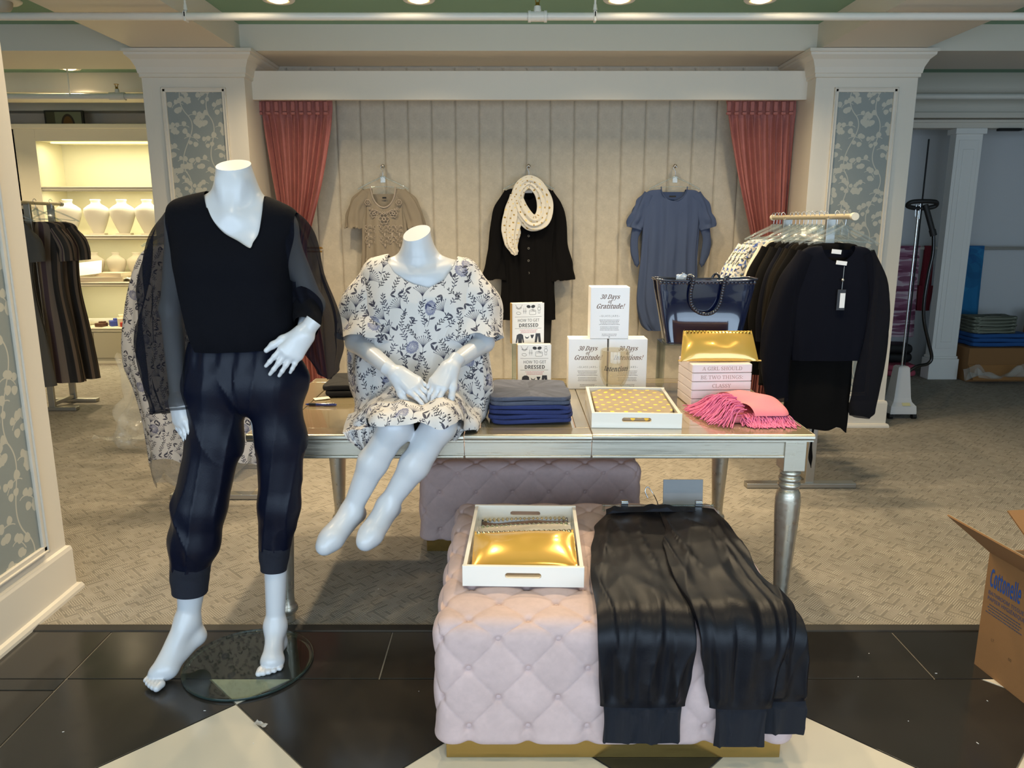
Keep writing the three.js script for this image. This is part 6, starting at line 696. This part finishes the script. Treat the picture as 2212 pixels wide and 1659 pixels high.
// crumpled clear garment bag on the carpet
{ const o = thing('plastic_bag', 'crumpled clear plastic garment bag on the carpet', 'plastic bag', [-2.45, 0, -4.95]), film = mat('#d9d8cf', 0.16, { transparent: true, opacity: 0.22, clearcoat: 1, clearcoatRoughness: 0.08 }); part(o, 'film', ringSheet((u, v) => { const a = u * 2 * PI, n = noise(Math.cos(a) * 2.2 + 5, Math.sin(a) * 2.2 + v * 5, 2), m2 = noise(Math.cos(a) * 6, Math.sin(a) * 6 + v * 11, 8), r = (0.17 - 0.03 * v + 0.05 * Math.sin(v * 6)) * (1 + 0.4 * n + 0.3 * m2); return [Math.cos(a) * r + 0.04 * Math.sin(v * 4), 0.005 + v * 0.6 + 0.03 * n * v, Math.sin(a) * r * 0.7]; }, 70, 50), film); part(o, 'loose_film', sheet((u, v) => [(u - 0.5) * 0.4 - 0.05, 0.02 + 0.03 * (1 + noise(u * 6, v * 6, 4)) + 0.09 * v, (v - 0.5) * 0.25 + 0.15], 26, 20), film); }
// ---------------------------------------------------------------- pipes and ceiling fittings
{ const o = thing('sprinkler_pipe', 'cream sprinkler pipe running below the beams before the valance', 'pipe', [0, 2.545, -4.37]); part(o, 'run', rod([-5.5, 0, 0], [5.9, 0, 0], 0.02, 20), C.pipe); for (const x of [-1.73, 0.44]) part(o, 'pipe_hanger', merge([rod([x, 0.02, 0], [x, 0.22, 0], 0.006), rbox(0.018, 0.03, 0.046, 0.003, x, 0.008, 0), cyl(0.008, 0.012, 0.03, 12, x, 0.045, 0), rbox(0.014, 0.05, 0.046, 0.004, x, -0.002, 0)]), C.pipe);
  part(o, 'tee_fitting', merge([rod([0.085, 0, 0], [0.185, 0, 0], 0.026, 20), rod([0.085, 0, 0], [0.1, 0, 0], 0.03, 20), rod([0.17, 0, 0], [0.185, 0, 0], 0.03, 20), cyl(0.018, 0.022, 0.03, 18, 0.135, 0.035, 0)]), C.pipe); const hd = part(o, 'sprinkler_head', merge([cyl(0.01, 0.013, 0.02, 14, 0.135, 0.058, 0), rod([0.127, 0.066, 0], [0.124, 0.085, 0], 0.0025), rod([0.143, 0.066, 0], [0.146, 0.085, 0], 0.0025), cyl(0.014, 0.014, 0.003, 16, 0.135, 0.088, 0)]), C.brass, 'brass sprinkler head'); }
{ const o = thing('sprinkler_pipe', 'pale sprinkler pipe running in front of the lit shelving', 'pipe', [0, 2.5, -6.72]); part(o, 'run', rod([-5.5, 0, 0], [5.9, 0, 0], 0.024, 18), C.pipe); for (const x of [-3.68, 3.3]) part(o, 'pipe_hanger', merge([rod([x, 0.02, 0], [x, 0.262, 0], 0.006), rbox(0.018, 0.03, 0.056, 0.003, x, 0, 0)]), C.pipe); part(o, 'tee_fitting', merge([rod([-3.35, 0, 0], [-3.22, 0, 0], 0.032, 18), cyl(0.016, 0.02, 0.035, 16, -3.285, 0.04, 0)]), C.pipe); part(o, 'sprinkler_head', merge([cyl(0.009, 0.012, 0.02, 12, -3.285, 0.066, 0), cyl(0.02, 0.02, 0.003, 14, -3.285, 0.095, 0), rod([-3.293, 0.07, 0], [-3.296, 0.095, 0], 0.003), rod([-3.277, 0.07, 0], [-3.274, 0.095, 0], 0.003)]), C.brass); }
{ const o = thing('ceiling_light', 'unlit eyeball spotlight in the ceiling beyond the beam', 'ceiling light', [-3.03, 2.765, -4.9]); part(o, 'rim', lathe([[0.06, -0.01], [0.095, -0.016], [0.11, -0.006], [0.112, 0]], 28), lampRim); part(o, 'eyeball', new THREE.SphereGeometry(0.062, 20, 14).translate(0, -0.015, 0), mat('#b5b2a6', 0.4)); }
// ---------------------------------------------------------------- garment steamer
{ const o = thing('garment_steamer', 'white upright garment steamer with a black hose', 'steamer', [2.99, 0, -5.76]), w = mat('#c9c8c6', 0.35);
  part(o, 'tank', lathe([[0.001, 0.4], [0.045, 0.4], [0.06, 0.39], [0.09, 0.16], [0.1, 0.13], [0.135, 0.1], [0.14, 0.06], [0.14, 0.04], [0.001, 0.04]], 4).rotateY(PI / 4), mat('#c9c8c6', 0.35, { flatShading: true })); part(o, 'label_plate', put(rbox(0.06, 0.03, 0.002, 0.0008), 0.02, 0.115, 0.088, -0.9), mat('#d8cf9a', 0.5)); for (const x of [-0.09, 0.09]) for (const z of [-0.08, 0.08]) part(o, 'castor', put(cyl(0.022, 0.022, 0.03, 16), x, 0.022, z, 0, 0, PI / 2), C.black);
  part(o, 'pole', rod([0, 0.39, 0], [0.0, 1.6, 0], 0.008, 14), C.chrome); part(o, 'cradle', tube([[0.0, 1.5, 0.02], [0.0, 1.6, 0.02], [-0.01, 1.62, 0.02], [-0.03, 1.6, 0.02], [-0.03, 1.52, 0.02], [-0.015, 1.5, 0.02]], 0.004, 40, 8), C.chrome);
  part(o, 'steam_head', merge([tube([[-0.1, 1.6, 0.03], [-0.08, 1.62, 0.05], [0.0, 1.625, 0.06], [0.09, 1.62, 0.05], [0.11, 1.6, 0.03], [0.09, 1.585, 0.02], [0, 1.575, 0.01], [-0.08, 1.585, 0.02]], 0.016, 60, 10, true), rod([0.03, 1.6, 0.03], [0.1, 1.42, 0.03], 0.02, 14), rod([0.1, 1.42, 0.03], [0.115, 1.38, 0.03], 0.024, 14)]), C.black);
  part(o, 'hose', tube([[0.115, 1.38, 0.03], [0.125, 1.25, 0.03], [0.11, 1.1, 0.03], [0.1, 0.9, 0.03], [0.115, 0.75, 0.03], [0.17, 0.58, 0.03], [0.205, 0.47, 0.03], [0.18, 0.42, 0.03], [0.1, 0.4, 0.03], [0.03, 0.35, 0.03]], 0.0125, 120, 10), C.blackGloss, 'ribbed black hose'); part(o, 'coupling', rod([0.04, 0.352, 0.03], [0.02, 0.33, 0.03], 0.016, 14), C.brass); }
// ---------------------------------------------------------------- alcove beyond the steamer
{ const r = thing('hang_rail', 'brushed steel hanging rail along the alcove wall', 'rail', [3.6, 1.22, -7.75]); part(r, 'bar', rbox(2.4, 0.03, 0.012, 0.003, 1.2, 0, 0), C.steel); for (const x of [0.08, 1.2, 2.3]) part(r, 'bracket', rbox(0.02, 0.03, 0.2, 0.003, x, 0, -0.1), C.steel);
  const tie = canvasTex(256, 512, (g, W, H) => { g.fillStyle = '#cdb6bd'; g.fillRect(0, 0, W, H); for (let k = 0; k < 60; k++) { g.fillStyle = ['#6d2f4c', '#7f4360', '#a8798d'][k % 3]; g.globalAlpha = 0.7; const y = hsh(k, 1, 1) * H, x = hsh(k, 2, 2) * W * 0.5 + (k % 2) * 20; g.beginPath(); g.ellipse(x, y, 20 + 60 * hsh(k, 3, 3), 5 + 8 * hsh(k, 4, 4), 0, 0, 7); g.fill(); } }), blueTx = canvasTex(128, 256, (g, W, H) => { g.fillStyle = '#1c6d9c'; g.fillRect(0, 0, W, H); for (let k = 0; k < 50; k++) { g.fillStyle = ['#145480', '#2b84b0', '#1a4a86'][k % 3]; g.globalAlpha = 0.5; g.beginPath(); g.ellipse(hsh(k, 5, 1) * W, hsh(k, 6, 1) * H, 10 + 20 * hsh(k, 7, 1), 6 + 14 * hsh(k, 8, 1), 1, 0, 7); g.fill(); } });
  const drape = (name, label, cat, x0, x1, y0, m, sd) => single(name, label, cat, hanging([[1.245, x0, x1, -7.75, 0.022], [1.0, x0, x1, -7.75, 0.03], [0.6, x0 - 0.01, x1 + 0.01, -7.75, 0.035], [y0, x0 - 0.02, x1 + 0.02, -7.75, 0.04]], { fold: 0.01, sd, nu: 40 }), m, [(x0 + x1) / 2, y0, -7.75]);
  drape('tie_dye_scarf', 'pink and plum tie-dyed scarf hanging on the alcove rail', 'scarf', 3.86, 4.08, 0.33, mat('#ffffff', 0.85, { map: tie }), 3); drape('red_scarf', 'dark red scarf hanging behind the pilaster', 'scarf', 4.12, 4.22, 0.85, mat('#7a1f2c', 0.85), 5); drape('blue_scarf', 'bright blue dyed scarf hanging on the alcove rail', 'scarf', 4.5, 4.72, 0.5, mat('#ffffff', 0.85, { map: blueTx }), 7); drape('navy_scarf', 'dark navy scarf beside the bright blue one', 'scarf', 4.38, 4.5, 0.35, mat('#141a33', 0.85), 9);
  const kraft = mat('#8a6238', 0.8), o = thing('cardboard_box', 'brown cardboard carton under the blue scarf with folded clothes on it', 'box', [4.62, 0, -7.28]); part(o, 'carton', rbox(0.66, 0.32, 0.42, 0.006, 0, 0.16, 0), kraft); part(o, 'open_flap', put(rbox(0.5, 0.004, 0.16, 0.001), -0.08, 0.1, 0.27, 0.9), mat('#9a6d3d', 0.8));
  single('cardboard_box', 'stacked brown cardboard carton at the alcove corner', 'box', rbox(0.4, 0.62, 0.4, 0.006, 5.32, 0.31, -7.4), kraft, [5.32, 0, -7.4]); const fc = single('folded_shirt', 'bright blue folded shirts on the alcove carton', 'folded shirt', foldedCloth(0.55, 0.3, 0.12, 3, 21), mat('#1b4f8a', 0.85)); fc.position.set(4.62, 0.3205, -7.28); const cm = single('folded_shirt', 'grey camouflage folded shirts on the blue ones', 'folded shirt', foldedCloth(0.42, 0.26, 0.16, 5, 31), mat('#ffffff', 0.85, { map: canvasTex(256, 256, (g, W) => { g.fillStyle = '#6b6f60'; g.fillRect(0, 0, W, W); for (let k = 0; k < 80; k++) { g.fillStyle = ['#2e3329', '#9a9c8c', '#474c3c'][k % 3]; g.beginPath(); g.ellipse(hsh(k, 1, 5) * W, hsh(k, 2, 5) * W, 14, 7, k, 0, 7); g.fill(); } }) })); cm.position.set(4.56, 0.4415, -7.28);
  const bag = single('plastic_wrap', 'clear crumpled plastic wrap on the alcove carton', 'plastic wrap', sheet((u, v) => [(u - 0.5) * 0.7, 0.1 * noise(u * 5, v * 5, 3) + 0.05, (v - 0.5) * 0.25], 24, 16), mat('#d7d5cc', 0.15, { transparent: true, opacity: 0.3, clearcoat: 1 })); bag.position.set(4.55, 0.06, -6.86);
  const bundle = (name, label, cat, x, y, z, w, h, m, sd) => { const g = single(name, label, cat, foldedCloth(w, 0.25, h, 2, sd), m); g.position.set(x, y, z); }; bundle('folded_shirt', 'black folded clothes on the carpet behind the steamer', 'folded shirt', 3.78, 0.12, -7.5, 0.3, 0.18, C.black, 3); bundle('folded_shirt', 'red and white folded clothes beneath the black ones', 'folded shirt', 3.8, 0, -7.42, 0.28, 0.115, mat('#a8485a', 0.85), 8);
  single('support_pole', 'thin black pole leaning on the alcove wall', 'pole', rod([3.66, 0.005, -7.0], [3.72, 2.2, -7.12], 0.007), C.black, [3.66, 0, -7.0]); const dc = thing('door_closer', 'black and grey closer under the header moulding', 'closer', [4.55, 2.285, -7.16]); part(dc, 'housing', rbox(0.2, 0.022, 0.05, 0.003, -0.1, 0, 0), C.black); part(dc, 'track', rbox(0.24, 0.016, 0.04, 0.003, 0.14, 0.003, 0), mat('#77756f', 0.5)); }
// ---------------------------------------------------------------- tissue carton on the tiles
{ const kraft = mat('#92693f', 0.8, { bumpMap: T.plaster, bumpScale: 0.0006 }), o = thing('cardboard_box', 'open brown tissue carton on the tile floor with blue lettering', 'box', [1.86, 0, -2.16], undefined, 0.12), w = 0.5, q = 0.46, h = 0.41, t = 0.005;
  part(o, 'front_wall', box(w, h, t, 0, h / 2, q / 2), kraft); part(o, 'back_wall', box(w, h, t, 0, h / 2, -q / 2), kraft); part(o, 'side_wall', box(t, h, q, -w / 2, h / 2, 0), kraft); part(o, 'side_wall', box(t, h, q, w / 2, h / 2, 0), kraft); part(o, 'bottom', box(w, t, q, 0, t / 2 + 0.001, 0), kraft);
  const f1 = part(o, 'flap', box(0.22, t, q).translate(-0.11, 0, 0), kraft); f1.position.set(-w / 2, h, 0); f1.rotation.z = -0.68; const f2 = part(o, 'flap', box(0.34, t, 0.16).translate(0.08, 0, -0.08), kraft); f2.position.set(0, h, -q / 2); f2.rotation.x = 0.55; const f3 = part(o, 'flap', box(0.22, t, q).translate(0.11, 0, 0), kraft); f3.position.set(w / 2, h, 0); f3.rotation.z = -0.4; const f4 = part(o, 'flap', box(w, t, 0.2).translate(0, 0, 0.1), kraft); f4.position.set(0, h, q / 2); f4.rotation.x = 0.6;
  const tape = part(f1, 'packing_tape', box(0.05, 0.001, q - 0.004).translate(-0.195, 0.0033, 0), mat('#c2b292', 0.12, { clearcoat: 1 }));
  const pr = canvasTex(1024, 900, (g, W, H) => { g.clearRect(0, 0, W, H); g.fillStyle = '#21509a'; g.strokeStyle = '#183c78'; g.lineWidth = 6; g.font = 'bold 200px sans-serif'; g.save(); g.translate(30, 235); g.transform(0.3, 0, 0, 0.95, 0, 0); g.fillText('Cottonelle', 0, 0); g.restore(); g.fillStyle = '#2a4a78'; g.font = '40px sans-serif'; g.fillText('BATHROOM TISSUE', 30, 300); g.fillText('PAPIER HYGIÉNIQUE', 30, 345); greek(g, 210, 372, 360, 4, '#3d4d66', 22, 3); g.fillStyle = '#5e4a34'; g.font = '30px sans-serif'; for (const [x, y, s] of [[120, 640, 'LT'], [300, 690, '60'], [560, 720, '42139']]) g.fillText(s, x, y); });
  const m = part(o, 'lettering', face(q - 0.01, h - 0.01), mat('#ffffff', 0.7, { map: pr, transparent: true })); m.position.set(-w / 2 - 0.0036, h / 2, 0); m.rotation.y = -PI / 2;
  }
// bits of lint on the floor
{ const g = []; for (const [x, d] of [[-1.33, 2.0], [-1.1, 2.35], [-0.95, 2.1], [-0.75, 1.95], [-0.3, 2.2], [1.25, 2.42], [1.42, 2.3], [1.2, 2.05], [1.35, 1.95], [1.5, 2.15], [-0.55, 2.9], [0.95, 3.0], [-0.15, 3.05], [1.6, 2.9], [1.15, 2.28]]) g.push(put(rbox(0.002 + rnd(0.006), 0.001, 0.0018, 0.0004), x, 0.0012, -d, 0, rnd(3))); const o = single('floor_lint', 'scattered white lint specks on the floor', 'lint', merge(g), card); o.userData.kind = 'stuff'; }
{ const o = single('plastic_scrap', 'small clear torn plastic scrap on the cream tile joint', 'plastic scrap', sheet((u, v) => [(u - 0.5) * 0.045, 0.003 + 0.004 * Math.abs(noise(u * 5, v * 4, 2)), (v - 0.5) * 0.018], 8, 5), mat('#e0e0dc', 0.2, { transparent: true, opacity: 0.5 })); o.position.set(-0.755, 0.001, -2.03); o.rotation.y = -0.5; }
scene.traverse((o) => { if (o.isMesh) { o.castShadow = true; o.receiveShadow = true; } });
renderer.render(scene, camera);
